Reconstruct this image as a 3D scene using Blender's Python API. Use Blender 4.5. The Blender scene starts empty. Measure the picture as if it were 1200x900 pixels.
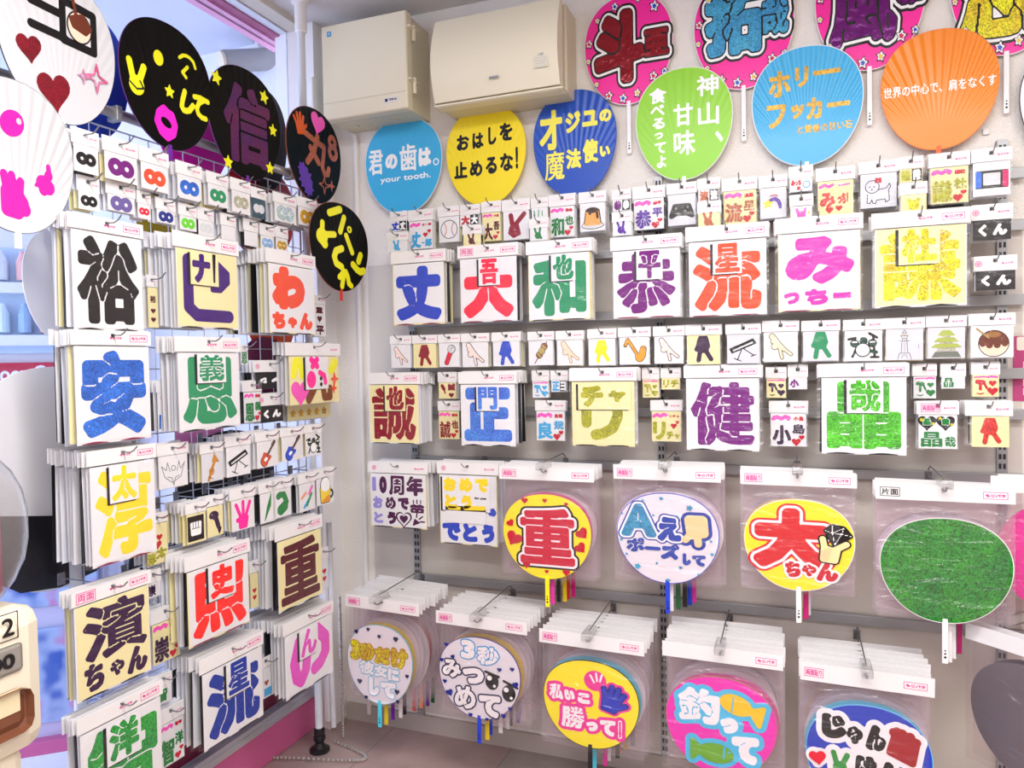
import bpy, bmesh, math, random
import numpy as np
from mathutils import Matrix, Vector
from mathutils.geometry import tessellate_polygon

SC = bpy.context.scene
COL = SC.collection
random.seed(7)

# ------------------------------------------------------------------ camera, light, exposure
YAW, PITCH, ROLL, FPX = math.radians(20.912), math.radians(1.66), math.radians(-1.049), 867.0
CAM = Vector((0.0, -2.3, 1.3))
_cy, _sy, _cp, _sp = math.cos(YAW), math.sin(YAW), math.cos(PITCH), math.sin(PITCH)
FWD = Vector((-_sy * _cp, _cy * _cp, -_sp))
_r0 = Vector((_cy, _sy, 0)); _u0 = _r0.cross(FWD)
RGT = math.cos(ROLL) * _r0 + math.sin(ROLL) * _u0
UPV = -math.sin(ROLL) * _r0 + math.cos(ROLL) * _u0
cd = bpy.data.cameras.new('camera'); cam = bpy.data.objects.new('camera', cd); COL.objects.link(cam)
cam.matrix_world = Matrix(((RGT.x, UPV.x, -FWD.x, CAM.x), (RGT.y, UPV.y, -FWD.y, CAM.y), (RGT.z, UPV.z, -FWD.z, CAM.z), (0, 0, 0, 1)))
cd.sensor_width = 36.0; cd.lens = FPX * 36.0 / 1200.0; cd.clip_start = 0.02
SC.camera = cam

W = bpy.data.worlds.new('daylight'); SC.world = W; W.use_nodes = True
bg = W.node_tree.nodes['Background']; bg.inputs[0].default_value = (0.80, 0.88, 1.0, 1); bg.inputs[1].default_value = 4.0

SC.view_settings.view_transform = 'Standard'; SC.view_settings.look = 'None'
SC.view_settings.exposure = 0.0; SC.view_settings.gamma = 1.0
SC.view_settings.use_curve_mapping = False
SC.cycles.transparent_max_bounces = 40
SC.cycles.max_bounces = 8
LAMP_W = 32.0

# ------------------------------------------------------------------ helpers
def lin(h):
    h = h.lstrip('#'); out = []
    for i in (0, 2, 4):
        c = int(h[i:i + 2], 16) / 255
        out.append(c / 12.92 if c <= .04045 else ((c + .055) / 1.055) ** 2.4)
    return (*out, 1.0)

MATS = {}
def nodes(name):
    m = bpy.data.materials.new(name); m.use_nodes = True
    nt = m.node_tree; p = nt.nodes['Principled BSDF']
    return m, nt, p

def plain(name, hexc, rough=.5, metal=0., bump=0., bscale=40., spec=.5, emit=0.):
    if name in MATS: return MATS[name]
    m, nt, p = nodes(name)
    p.inputs['Base Color'].default_value = lin(hexc); p.inputs['Roughness'].default_value = rough
    p.inputs['Metallic'].default_value = metal; p.inputs['Specular IOR Level'].default_value = spec
    if emit:
        p.inputs['Emission Color'].default_value = lin(hexc); p.inputs['Emission Strength'].default_value = emit
    if bump:
        tc = nt.nodes.new('ShaderNodeTexCoord'); n = nt.nodes.new('ShaderNodeTexNoise'); b = nt.nodes.new('ShaderNodeBump')
        n.inputs['Scale'].default_value = bscale; n.inputs['Detail'].default_value = 3
        b.inputs['Strength'].default_value = bump; b.inputs['Distance'].default_value = .01
        nt.links.new(tc.outputs['Object'], n.inputs['Vector']); nt.links.new(n.outputs['Fac'], b.inputs['Height'])
        nt.links.new(b.outputs['Normal'], p.inputs['Normal'])
    MATS[name] = m; return m

def vinyl(hexc):
    "smooth shiny sticker vinyl with soft ripples"
    return plain('vinyl_' + hexc, hexc, .27, 0., .25, 22.)

def foil(hexc):
    return plain('foil_' + hexc, hexc, .22, .35, .5, 30.)

def glitter(hexc, hexd=None, var=.35):
    name = 'glitter_' + hexc
    if name in MATS: return MATS[name]
    m, nt, p = nodes(name); L = nt.links
    tc = nt.nodes.new('ShaderNodeTexCoord'); v = nt.nodes.new('ShaderNodeTexVoronoi'); v.inputs['Scale'].default_value = 330
    n = nt.nodes.new('ShaderNodeTexNoise'); n.inputs['Scale'].default_value = 14
    sep = nt.nodes.new('ShaderNodeSeparateColor'); mr = nt.nodes.new('ShaderNodeMapRange')
    mr.inputs[3].default_value = 1 - var; mr.inputs[4].default_value = 1 + var * 1.3
    mix = nt.nodes.new('ShaderNodeMix'); mix.data_type = 'RGBA'
    mix.inputs[6].default_value = lin(hexc); mix.inputs[7].default_value = lin(hexd or hexc)
    mul = nt.nodes.new('ShaderNodeMix'); mul.data_type = 'RGBA'; mul.blend_type = 'MULTIPLY'; mul.inputs[0].default_value = 1
    L.new(tc.outputs['Object'], v.inputs['Vector']); L.new(tc.outputs['Object'], n.inputs['Vector'])
    L.new(v.outputs['Color'], sep.inputs[0]); L.new(sep.outputs[0], mr.inputs[0])
    r2 = nt.nodes.new('ShaderNodeMapRange'); r2.inputs[1].default_value = .35; r2.inputs[2].default_value = .65
    L.new(n.outputs['Fac'], r2.inputs[0]); L.new(r2.outputs[0], mix.inputs[0])
    L.new(mix.outputs[2], mul.inputs[6]); L.new(mr.outputs[0], mul.inputs[7]); L.new(mul.outputs[2], p.inputs['Base Color'])
    p.inputs['Roughness'].default_value = .33; p.inputs['Metallic'].default_value = .1
    b = nt.nodes.new('ShaderNodeBump'); b.inputs['Strength'].default_value = .3; b.inputs['Distance'].default_value = .0008
    L.new(sep.outputs[1], b.inputs['Height']); L.new(b.outputs['Normal'], p.inputs['Normal'])
    MATS[name] = m; return m

def film(name='clear_film', haze=.008, rough=.12, tint='ffffff', bscale=9., bstr=1., refl=1.25):
    "thin clear plastic: mostly transparent, glossy by fresnel, a little milky"
    if name in MATS: return MATS[name]
    m = bpy.data.materials.new(name); m.use_nodes = True; nt = m.node_tree; nt.nodes.clear(); L = nt.links
    out = nt.nodes.new('ShaderNodeOutputMaterial'); tr = nt.nodes.new('ShaderNodeBsdfTransparent'); tr.inputs[0].default_value = lin(tint)
    gl = nt.nodes.new('ShaderNodeBsdfGlossy'); gl.inputs['Roughness'].default_value = rough
    df = nt.nodes.new('ShaderNodeBsdfDiffuse'); df.inputs[0].default_value = (.9, .88, .9, 1)
    lw = nt.nodes.new('ShaderNodeLayerWeight'); lw.inputs[0].default_value = .5; pw = nt.nodes.new('ShaderNodeMath'); pw.operation = 'POWER'; pw.inputs[1].default_value = 5; fr = nt.nodes.new('ShaderNodeMath'); fr.operation = 'MULTIPLY_ADD'; fr.inputs[1].default_value = .8; fr.inputs[2].default_value = .026
    L.new(lw.outputs['Facing'], pw.inputs[0]); L.new(pw.outputs[0], fr.inputs[0])
    mu = nt.nodes.new('ShaderNodeMath'); mu.operation = 'MULTIPLY'; mu.inputs[1].default_value = refl
    mx = nt.nodes.new('ShaderNodeMixShader'); mx2 = nt.nodes.new('ShaderNodeMixShader'); mx2.inputs[0].default_value = haze
    tc = nt.nodes.new('ShaderNodeTexCoord'); n = nt.nodes.new('ShaderNodeTexNoise'); n.inputs['Scale'].default_value = bscale; n.inputs['Distortion'].default_value = .8
    b = nt.nodes.new('ShaderNodeBump'); b.inputs['Strength'].default_value = bstr; b.inputs['Distance'].default_value = .02
    mp = nt.nodes.new('ShaderNodeMapping'); mp.inputs['Rotation'].default_value = (0, .9, 0); mp.inputs['Scale'].default_value = (1.2, 1, 4.5)
    L.new(tc.outputs['Object'], mp.inputs[0]); L.new(mp.outputs[0], n.inputs['Vector']); L.new(n.outputs['Fac'], b.inputs['Height'])
    L.new(b.outputs['Normal'], gl.inputs['Normal'])
    L.new(tr.outputs[0], mx2.inputs[1]); L.new(df.outputs[0], mx2.inputs[2])
    L.new(fr.outputs[0], mu.inputs[0]); L.new(mu.outputs[0], mx.inputs[0]); L.new(mx2.outputs[0], mx.inputs[1]); L.new(gl.outputs[0], mx.inputs[2])
    L.new(mx.outputs[0], out.inputs[0]); MATS[name] = m; return m

def ribbed(hexc, amt=.35, rough=.35, spec=.5):
    "fan paper or plastic with ribs radiating from the handle"
    name = 'ribbed_' + hexc + str(amt)
    if name in MATS: return MATS[name]
    m, nt, p = nodes(name); L = nt.links
    p.inputs['Base Color'].default_value = lin(hexc); p.inputs['Roughness'].default_value = rough; p.inputs['Specular IOR Level'].default_value = spec
    tc = nt.nodes.new('ShaderNodeTexCoord'); sp = nt.nodes.new('ShaderNodeSeparateXYZ')
    ad = nt.nodes.new('ShaderNodeMath'); ad.operation = 'ADD'; ad.inputs[1].default_value = .17
    at = nt.nodes.new('ShaderNodeMath'); at.operation = 'ARCTAN2'
    ml = nt.nodes.new('ShaderNodeMath'); ml.operation = 'MULTIPLY'; ml.inputs[1].default_value = 75
    sn = nt.nodes.new('ShaderNodeMath'); sn.operation = 'SINE'
    rm = nt.nodes.new('ShaderNodeMapRange'); rm.inputs[1].default_value = -.09; rm.inputs[2].default_value = .08
    m2 = nt.nodes.new('ShaderNodeMath'); m2.operation = 'MULTIPLY'
    b = nt.nodes.new('ShaderNodeBump'); b.inputs['Strength'].default_value = amt; b.inputs['Distance'].default_value = .003
    L.new(tc.outputs['Object'], sp.inputs[0]); L.new(sp.outputs['Z'], ad.inputs[0]); L.new(sp.outputs['X'], at.inputs[0]); L.new(ad.outputs[0], at.inputs[1])
    L.new(at.outputs[0], ml.inputs[0]); L.new(ml.outputs[0], sn.inputs[0]); L.new(sp.outputs['Z'], rm.inputs[0])
    L.new(sn.outputs[0], m2.inputs[0]); L.new(rm.outputs[0], m2.inputs[1]); L.new(m2.outputs[0], b.inputs['Height']); L.new(b.outputs['Normal'], p.inputs['Normal'])
    MATS[name] = m; return m

WHITE = plain('white_card', 'ebe8e8', .45); CREAM = plain('cream_card', 'efe3ac', .5); BLACKC = plain('black_card', '17151a', .4)
PAPER = plain('white_sheet', 'e9e7ea', .35); GREYP = plain('grey_sheet', 'd9d9e0', .35)
STEEL = plain('steel_wire', '8d8d90', .3, .9); ZINC = plain('zinc_rail', 'a9a9ac', .42, .55); DARKST = plain('dark_slot', '3a3a3e', .5, .5)
PINKINK = plain('pink_ink', 'e2559f', .5); BLACKINK = plain('black_ink', '171417', .4)
FILM = film(); FILMB = film('inner_film', .03, .18, refl=.9); FILMFAN = film('wide_bag_film', .025, .14, 'fbf6f8', 8., 1., 1.3); FILMFB = film('inner_wide_film', .11, .16, 'f8f2f5', 8., .6)
CLEAR = film('clear_acrylic', .12, .08, 'f4f4f4', 60., .1, 1.6)

def mesh_of(bm, name, *mats):
    me = bpy.data.meshes.new(name); bm.normal_update(); bm.to_mesh(me); bm.free()
    for m in mats: me.materials.append(m)
    return me

def obj(name, me, parent=None, loc=None, mat=None):
    if isinstance(me, bmesh.types.BMesh): me = mesh_of(me, name, mat)
    o = bpy.data.objects.new(name, me); COL.objects.link(o)
    if parent is not None: o.parent = parent
    if loc is not None: o.location = loc
    return o

def tag(o, label, cat, group=None, kind=None):
    if label: o['label'] = label
    if cat: o['category'] = cat
    if group: o['group'] = group
    if kind: o['kind'] = kind
    return o

def thing(name, label, cat, loc=(0, 0, 0), rotz=0., group=None):
    o = bpy.data.objects.new(name, None); COL.objects.link(o); o.empty_display_size = .02
    o.location = loc; o.rotation_euler = (0, 0, rotz)
    return tag(o, label, cat, group)

def struct(name, bm, mat, label=None):
    o = obj(name, bm, mat=mat); o['kind'] = 'structure'
    if label: o['label'] = label
    return o

def bx(bm, x0, x1, y0, y1, z0, z1, bev=0.):
    vs = [bm.verts.new((x, y, z)) for x in (x0, x1) for y in (y0, y1) for z in (z0, z1)]
    fs = [bm.faces.new([vs[i] for i in f]) for f in ((0, 1, 3, 2), (4, 6, 7, 5), (0, 4, 5, 1), (2, 3, 7, 6), (0, 2, 6, 4), (1, 5, 7, 3))]
    if bev:
        bmesh.ops.bevel(bm, geom=list({e for f in fs for e in f.edges}), offset=bev, segments=2, affect='EDGES', profile=.5)
    return bm

def box(x0, x1, y0, y1, z0, z1, bev=0.): return bx(bmesh.new(), x0, x1, y0, y1, z0, z1, bev)

def tube(bm, pts, r, n=6):
    pts = [Vector(p) for p in pts]; rings = []
    for i, p in enumerate(pts):
        d = (pts[min(i + 1, len(pts) - 1)] - pts[max(i - 1, 0)]).normalized()
        a = d.cross(Vector((0, 0, 1)) if abs(d.z) < .9 else Vector((1, 0, 0))).normalized(); b = d.cross(a)
        rr = r[i] if isinstance(r, (list, tuple)) else r
        rings.append([bm.verts.new(p + rr * (math.cos(t) * a + math.sin(t) * b)) for t in [2 * math.pi * k / n for k in range(n)]])
    for A, B in zip(rings, rings[1:]):
        for k in range(n): bm.faces.new((A[k], A[(k + 1) % n], B[(k + 1) % n], B[k]))
    bm.faces.new(rings[0]); bm.faces.new(list(reversed(rings[-1])))
    return bm

def lathe(bm, prof, n=24, c=(0, 0, 0)):
    rings = []
    for r, z in prof:
        rings.append([bm.verts.new((c[0] + r * math.cos(2 * math.pi * k / n), c[1] + r * math.sin(2 * math.pi * k / n), c[2] + z)) for k in range(n)])
    for A, B in zip(rings, rings[1:]):
        for k in range(n): bm.faces.new((A[k], A[(k + 1) % n], B[(k + 1) % n], B[k]))
    bm.faces.new(list(reversed(rings[0]))); bm.faces.new(rings[-1])
    return bm

def smooth(o):
    for p in o.data.polygons: p.use_smooth = True
    return o

# ------------------------------------------------------------------ places: the back wall is the plane y=0, the rack plane stands along the left wall
def ray(px, py): return FWD + RGT * ((px - 600) / FPX) + UPV * ((450 - py) / FPX)
def on_back(px, py, d=0.):
    r = ray(px, py); t = (-d - CAM.y) / r.y
    p = CAM + r * t; return p.x, p.z
LA = math.radians(2.06)
RO = Vector((-1.50, 0, 0)); RE = Vector((math.sin(LA), math.cos(LA), 0)); RN = Vector((math.cos(LA), -math.sin(LA), 0))
def on_rack(px, py, d=0.):
    r = ray(px, py); t = ((RO + RN * d - CAM).dot(RN)) / r.dot(RN)
    p = CAM + r * t; return (p - RO).dot(RE), p.z
RROT = math.pi / 2 - LA
def bw(s, z, d): return Vector((s, -d, z))
def rw(s, z, d): return RO + RE * s + RN * d + Vector((0, 0, z))

# ------------------------------------------------------------------ flat artwork: rounded shapes from a distance field
_TXT = {}
def text_segs(t):
    if t in _TXT: return _TXT[t]
    c = bpy.data.curves.new('glyph', 'FONT'); c.body = t; c.size = 1; c.resolution_u = 3
    o = bpy.data.objects.new('glyph', c); COL.objects.link(o)
    me = o.evaluated_get(bpy.context.evaluated_depsgraph_get()).to_mesh()
    v = np.array([q.co[:2] for q in me.vertices]).reshape(-1, 2); cnt = {}
    for p in me.polygons:
        for e in p.edge_keys: cnt[e] = cnt.get(e, 0) + 1
    sg = np.array([[v[a], v[b]] for (a, b), k in cnt.items() if k == 1]).reshape(-1, 2, 2)
    bpy.data.objects.remove(o); bpy.data.curves.remove(c)
    lo, hi = sg.reshape(-1, 2).min(0), sg.reshape(-1, 2).max(0)
    sg = (sg - lo) / np.maximum(hi - lo, 1e-6)
    _TXT[t] = sg; return sg

def seg_dist(P, sg):
    a, b = sg[:, 0], sg[:, 1]; d = b - a; l = np.maximum((d * d).sum(1), 1e-12)
    best = np.full(len(P), 1e9)
    for i in range(len(sg)):
        q = P - a[i]; t = np.clip((q @ d[i]) / l[i], 0, 1); e = q - t[:, None] * d[i]
        best = np.minimum(best, (e * e).sum(1))
    return np.sqrt(best)

def parity(P, sg):
    ins = np.zeros(len(P), bool)
    for (x0, y0), (x1, y1) in sg:
        if y0 == y1: continue
        c = (P[:, 1] >= min(y0, y1)) & (P[:, 1] < max(y0, y1))
        xi = x0 + (P[:, 1] - y0) * (x1 - x0) / (y1 - y0)
        ins ^= c & (P[:, 0] < xi)
    return ins

def poly_segs(pts):
    p = np.array(pts, float); return np.stack([p, np.roll(p, -1, 0)], 1)

def rot2(sg, ang, c):
    ca, sa = math.cos(ang), math.sin(ang); R = np.array([[ca, sa], [-sa, ca]]); return (sg - c) @ R + c

def field(P, sh):
    k = sh[0]
    if k == 't':
        _, t, x0, y0, x1, y1, r = sh[:7]
        sg = text_segs(t) * np.array([x1 - x0 - 2 * r, y1 - y0 - 2 * r]) + np.array([x0 + r, y0 + r])
        if len(sh) > 7: sg = rot2(sg, math.radians(sh[7]), np.array([(x0 + x1) / 2, (y0 + y1) / 2]))
        d = seg_dist(P, sg); return np.where(parity(P, sg), -d, d) - r
    if k == 'b':
        # heavy lettering: strokes swell until only a thin gap is left between neighbours
        _, t, x0, y0, x1, y1, r = sh[:7]; gap = sh[7] if len(sh) > 7 else .018
        sg = text_segs(t) * np.array([x1 - x0 - 2 * r, y1 - y0 - 2 * r]) + np.array([x0 + r, y0 + r])
        d = seg_dist(P, sg); d = np.where(parity(P, sg), -d, d); (ny, nx), g = GRID['shape'], GRID['step']
        D = d.reshape(ny, nx); gy, gx = np.gradient(D, g)
        rid = P[((np.hypot(gx, gy) < .64) & (D > .1 * g) & (D < r + g)).ravel()]
        out = d - r
        if len(rid):
            m = np.full(len(P), 9.); near = np.nonzero(out < gap)[0]; Q = P[near]; b = np.full(len(Q), 9.)
            for q in rid: e = Q - q; b = np.minimum(b, e[:, 0] ** 2 + e[:, 1] ** 2)
            m[near] = np.sqrt(b); out = np.maximum(out, np.minimum(gap / 2 - m, d + .002))
        return out
    if k == 's':
        p = np.array(sh[2], float); return seg_dist(P, np.stack([p[:-1], p[1:]], 1)) - sh[1]
    if k == 'p':
        sg = poly_segs(sh[2]); d = seg_dist(P, sg); return np.where(parity(P, sg), -d, d) - sh[1]
    if k == 'c': return np.hypot(P[:, 0] - sh[1], P[:, 1] - sh[2]) - sh[3]
    if k == 'o': return np.abs(np.hypot(P[:, 0] - sh[1], P[:, 1] - sh[2]) - sh[3]) - sh[4]
    raise ValueError(k)

def contour(F, xs, ys):
    "closed loops of F=0 (marching squares, F<0 inside)"
    S = F < 0; ny, nx = F.shape; nxt = {}
    def ex(j, i):
        t = F[j, i] / (F[j, i] - F[j, i + 1]); return (xs[i] + t * (xs[i + 1] - xs[i]), ys[j])
    def ey(j, i):
        t = F[j, i] / (F[j, i] - F[j + 1, i]); return (xs[i], ys[j] + t * (ys[j + 1] - ys[j]))
    code = S[:-1, :-1] * 1 + S[:-1, 1:] * 2 + S[1:, 1:] * 4 + S[1:, :-1] * 8
    T = {1: [('b', 'l')], 2: [('r', 'b')], 3: [('r', 'l')], 4: [('t', 'r')], 5: [('b', 'l'), ('t', 'r')], 6: [('t', 'b')], 7: [('t', 'l')],
         8: [('l', 't')], 9: [('b', 't')], 10: [('l', 't'), ('r', 'b')], 11: [('r', 't')], 12: [('l', 'r')], 13: [('b', 'r')], 14: [('l', 'b')]}
    J, I = np.nonzero((code > 0) & (code < 15))
    for j, i in zip(J.tolist(), I.tolist()):
        key = {'b': (0, j, i), 't': (0, j + 1, i), 'l': (1, j, i), 'r': (1, j, i + 1)}
        for a, b in T[int(code[j, i])]: nxt[key[b]] = key[a]
    loops = []
    while nxt:
        s = next(iter(nxt)); k = s; lp = []
        while k in nxt:
            q = nxt.pop(k); lp.append(ex(k[1], k[2]) if k[0] == 0 else ey(k[1], k[2])); k = q
        if len(lp) > 3: loops.append(lp)
    return loops

def simplify(lp, eps):
    out = [lp[0]]
    for k in range(1, len(lp)):
        a = out[-1]; p = lp[k]; q = lp[(k + 1) % len(lp)]
        dx, dy = q[0] - a[0], q[1] - a[1]; l = math.hypot(dx, dy)
        off = abs((p[0] - a[0]) * dy - (p[1] - a[1]) * dx) / l if l > 1e-9 else 0
        if off > eps or math.hypot(p[0] - a[0], p[1] - a[1]) > eps * 90: out.append(p)
    return out

ART = {}; GRID = {}
def art(shapes, w, h, dil=0., res=80, thick=.0004, key=None):
    """mesh of a flat cut-out: shapes are in a box 1 wide and h/w high, placed with its lower left at (-w/2, 0); front faces -y"""
    ck = (repr(shapes), round(w, 4), round(h, 4), dil, res)
    if ck in ART: return ART[ck]
    a = h / w; g = 1.0 / res; pad = max(dil, 0) + .12
    xs = np.arange(-pad, 1 + pad + g, g); ys = np.arange(-pad, a + pad + g, g)
    X, Y = np.meshgrid(xs, ys); P = np.stack([X.ravel(), Y.ravel()], 1)
    F = np.full(len(P), 9.); GRID['shape'] = X.shape; GRID['step'] = g
    for sh in shapes:
        if sh[0] == '-': F = np.maximum(F, -(field(P, sh[1]) - 0.))
        else: F = np.minimum(F, field(P, sh) - dil)
    F = F.reshape(X.shape); F[np.abs(F) < 1e-7] = 1e-7
    loops = [simplify(l, g * .06) for l in contour(F, xs, ys)]; loops = [l for l in loops if len(l) > 2]
    bm = bmesh.new()
    if loops:
        flat = [p for l in loops for p in l]
        V = [bm.verts.new(((x - .5) * w, -thick, y * w)) for x, y in flat]; B = [bm.verts.new(((x - .5) * w, 0, y * w)) for x, y in flat]
        off = [0]
        for l in loops: off.append(off[-1] + len(l))
        area = [sum(l[i][0] * l[(i + 1) % len(l)][1] - l[(i + 1) % len(l)][0] * l[i][1] for i in range(len(l))) / 2 for l in loops]
        segs = [poly_segs(l) for l in loops]; groups = {}
        inside = lambda i, j: abs(area[i]) < abs(area[j]) and bool(parity(np.array([loops[i][0]]), segs[j])[0])
        around = [[j for j in range(len(loops)) if j != i and inside(i, j)] for i in range(len(loops))]
        for i in range(len(loops)):
            if len(around[i]) % 2 == 0: groups[i] = [i]
        for i in range(len(loops)):
            if len(around[i]) % 2 == 1: groups[min((j for j in around[i] if len(around[j]) % 2 == 0), key=lambda j: abs(area[j]))].append(i)
        for g_ in groups.values():
            idx = [off[i] + q for i in g_ for q in range(len(loops[i]))]
            for t in tessellate_polygon([[Vector((x, y, 0)) for x, y in loops[i]] for i in g_]):
                t = [idx[q] for q in t]; p = [flat[i] for i in t]
                ar = (p[1][0] - p[0][0]) * (p[2][1] - p[0][1]) - (p[2][0] - p[0][0]) * (p[1][1] - p[0][1])
                try: bm.faces.new([V[i] for i in (t if ar > 0 else reversed(t))])
                except ValueError: pass
        k = 0
        for l in loops:
            n = len(l)
            for i in range(n):
                try: bm.faces.new((V[k + i], B[k + i], B[k + (i + 1) % n], V[k + (i + 1) % n]))
                except ValueError: pass
            k += n
    me = bpy.data.meshes.new('cutout'); bm.to_mesh(me); bm.free()
    ART[ck] = me; return me

_INK = {}
def inked(me, mat):
    "the cut-out mesh with its own material (shared by every use of the pair)"
    k = (me.name, mat.name)
    if k not in _INK:
        c = me.copy(); c.materials.clear(); c.materials.append(mat); _INK[k] = c
    return _INK[k]

# small shape vocabulary (unit box coordinates)
def heart(x, y, s, r=0.):
    P = []
    for k in range(28):
        t = 2 * math.pi * k / 28
        P.append((x + s * .03 * 16 * math.sin(t) ** 3, y + s * .03 * (13 * math.cos(t) - 5 * math.cos(2 * t) - 2 * math.cos(3 * t) - math.cos(4 * t))))
    if r:
        P = [(x + (p - x) * math.cos(r) - (q - y) * math.sin(r), y + (p - x) * math.sin(r) + (q - y) * math.cos(r)) for p, q in P]
    return ('p', .004, P)
def star(x, y, s, rot=0., n=5, inner=.45):
    return ('p', s * .06, [(x + s * (1 if k % 2 == 0 else inner) * math.sin(rot + math.pi * k / n), y + s * (1 if k % 2 == 0 else inner) * math.cos(rot + math.pi * k / n)) for k in range(2 * n)])
def spark(x, y, s): return star(x, y, s, 0, 4, .32)
def ell(x, y, rx, ry, rot=0.):
    return ('p', 0, [(x + rx * math.cos(t) * math.cos(rot) - ry * math.sin(t) * math.sin(rot), y + rx * math.cos(t) * math.sin(rot) + ry * math.sin(t) * math.cos(rot)) for t in [2 * math.pi * k / 32 for k in range(32)]])
def rabbit(x, y, s):
    return [('c', x, y, .3 * s), ('s', .1 * s, [(x - .15 * s, y + .2 * s), (x - .3 * s, y + .62 * s)]), ('s', .1 * s, [(x + .15 * s, y + .2 * s), (x + .22 * s, y + .65 * s)]), ('c', x + .3 * s, y - .22 * s, .12 * s)]
def peace_down(x, y, s):
    return [('p', .05 * s, [(x - .12 * s, y + .36 * s), (x + .14 * s, y + .36 * s), (x + .2 * s, y + .12 * s), (x + .12 * s, y - .06 * s), (x - .1 * s, y - .06 * s), (x - .2 * s, y + .05 * s)]),
            ('s', .075 * s, [(x - .08 * s, y), (x - .14 * s, y - .36 * s)]), ('s', .075 * s, [(x + .08 * s, y), (x + .27 * s, y - .32 * s)]), ('c', x - .2 * s, y + .02 * s, .08 * s), ('s', .04 * s, [(x - .1 * s, y + .43 * s), (x + .13 * s, y + .43 * s)])]
def pinch(x, y, s):
    return [('s', .085 * s, [(x - .24 * s, y + .33 * s), (x - .08 * s, y + .1 * s)]), ('c', x - .16 * s, y - .0 * s, .10 * s), ('s', .06 * s, [(x - .08 * s, y + .12 * s), (x + .12 * s, y - .1 * s)]),
            ('s', .04 * s, [(x + .08 * s, y - .06 * s), (x + .34 * s, y - .27 * s)]), ('s', .04 * s, [(x - .02 * s, y - .02 * s), (x + .06 * s, y - .38 * s)]), ('c', x - .22 * s, y + .16 * s, .06 * s)]
def open_hand(x, y, s, rot=0.):
    c, n = math.cos(rot), math.sin(rot)
    q = lambda u, v: (x + s * (u * c - v * n), y + s * (u * n + v * c))
    return [('p', .06 * s, [q(-.16, -.28), q(.14, -.28), q(.2, .02), q(-.2, .02)])] + [('s', .062 * s, [q(a, 0), q(b, l)]) for a, b, l in ((-.17, -.3, .3), (-.06, -.1, .42), (.06, .1, .42), (.17, .28, .3))] + [('s', .06 * s, [q(.15, -.2), q(.4, .0)])]
def peace_up(x, y, s):
    return [('c', x, y - .12 * s, .22 * s), ('s', .085 * s, [(x - .1 * s, y), (x - .2 * s, y + .38 * s)]), ('s', .085 * s, [(x + .08 * s, y), (x + .22 * s, y + .34 * s)])]
def fist(x, y, s): return [('p', .08 * s, [(x - .22 * s, y - .25 * s), (x + .22 * s, y - .25 * s), (x + .25 * s, y + .22 * s), (x - .25 * s, y + .22 * s)])]
# ------------------------------------------------------------------ the setting
CEIL = 2.50
WALLM = plain('wall_paper', 'f1ebe4', .75, 0, .35, 160.)
PANELM = plain('shaded_wall_panel', 'd6cec6', .6, 0, .08, 60.)  # wall panel toned darker, mostly for the shade among the packs
def plane_box(name, x0, x1, y0, y1, z0, z1, mat): return struct(name, box(x0, x1, y0, y1, z0, z1), mat)
plane_box('wall_back', -1.62, 2.6, 0, .12, -.02, CEIL, WALLM)
plane_box('wall_right', 2.6, 2.7, -4.6, .12, -.02, CEIL, WALLM)
plane_box('wall_front', -1.75, 2.7, -4.7, -4.6, -.02, CEIL, WALLM)
plane_box('ceiling', -1.80, 2.7, -4.7, .12, CEIL, CEIL + .08, plain('ceiling_paint', 'dcd7d6', .8, 0, .1, 90.))

def floor_mat():
    m, nt, p = nodes('floor_tiles'); L = nt.links
    tc = nt.nodes.new('ShaderNodeTexCoord'); sp = nt.nodes.new('ShaderNodeSeparateXYZ'); n = nt.nodes.new('ShaderNodeTexNoise'); n.inputs['Scale'].default_value = 7; n.inputs['Detail'].default_value = 6
    n2 = nt.nodes.new('ShaderNodeTexNoise'); n2.inputs['Scale'].default_value = 1.6
    br = nt.nodes.new('ShaderNodeTexBrick'); br.offset = 0; br.inputs['Scale'].default_value = 1; br.inputs['Brick Width'].default_value = .45; br.inputs['Row Height'].default_value = .45
    br.inputs['Mortar Size'].default_value = .002; br.inputs['Color1'].default_value = lin('b0a69c'); br.inputs['Color2'].default_value = lin('c2a09a'); br.inputs['Mortar'].default_value = lin('8c807b')
    mx = nt.nodes.new('ShaderNodeMix'); mx.data_type = 'RGBA'; mx.blend_type = 'MULTIPLY'; mx.inputs[0].default_value = .55
    L.new(tc.outputs['Object'], br.inputs['Vector']); L.new(tc.outputs['Object'], n.inputs['Vector']); L.new(br.outputs['Color'], mx.inputs[6]); L.new(n.outputs['Fac'], mx.inputs[7])
    ad = nt.nodes.new('ShaderNodeBrightContrast'); ad.inputs[1].default_value = .02; L.new(mx.outputs[2], ad.inputs[0]); L.new(ad.outputs[0], p.inputs['Base Color'])
    p.inputs['Roughness'].default_value = .4
    return m
plane_box('floor', -1.72, 2.7, -4.7, .12, -.06, 0, floor_mat())
plane_box('baseboard_back', -1.55, 2.6, -.012, 0, 0, .06, plain('baseboard_vinyl', 'b8aea6', .5))
# pilaster in the corner and left wall around the shop window
plane_box('pillar_corner', -1.72, -1.56, -.10, 0, 0, CEIL, plain('pillar_paint', 'f2eff0', .6))
plane_box('wall_left', -1.75, -1.65, -4.7, -2.9, 0, CEIL, WALLM)
bm = bmesh.new(); bx(bm, -1.462, -1.446, -.016, 0, .03, 2.12, .004); struct('trim_1', bm, plain('duct_plastic', 'efebe6', .5))
bm = bmesh.new(); bx(bm, -1.565, -1.545, -.13, -.1, .04, 2.3, .004); struct('trim_2', bm, plain('trim_white', 'f4f1f2', .45))
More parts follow.
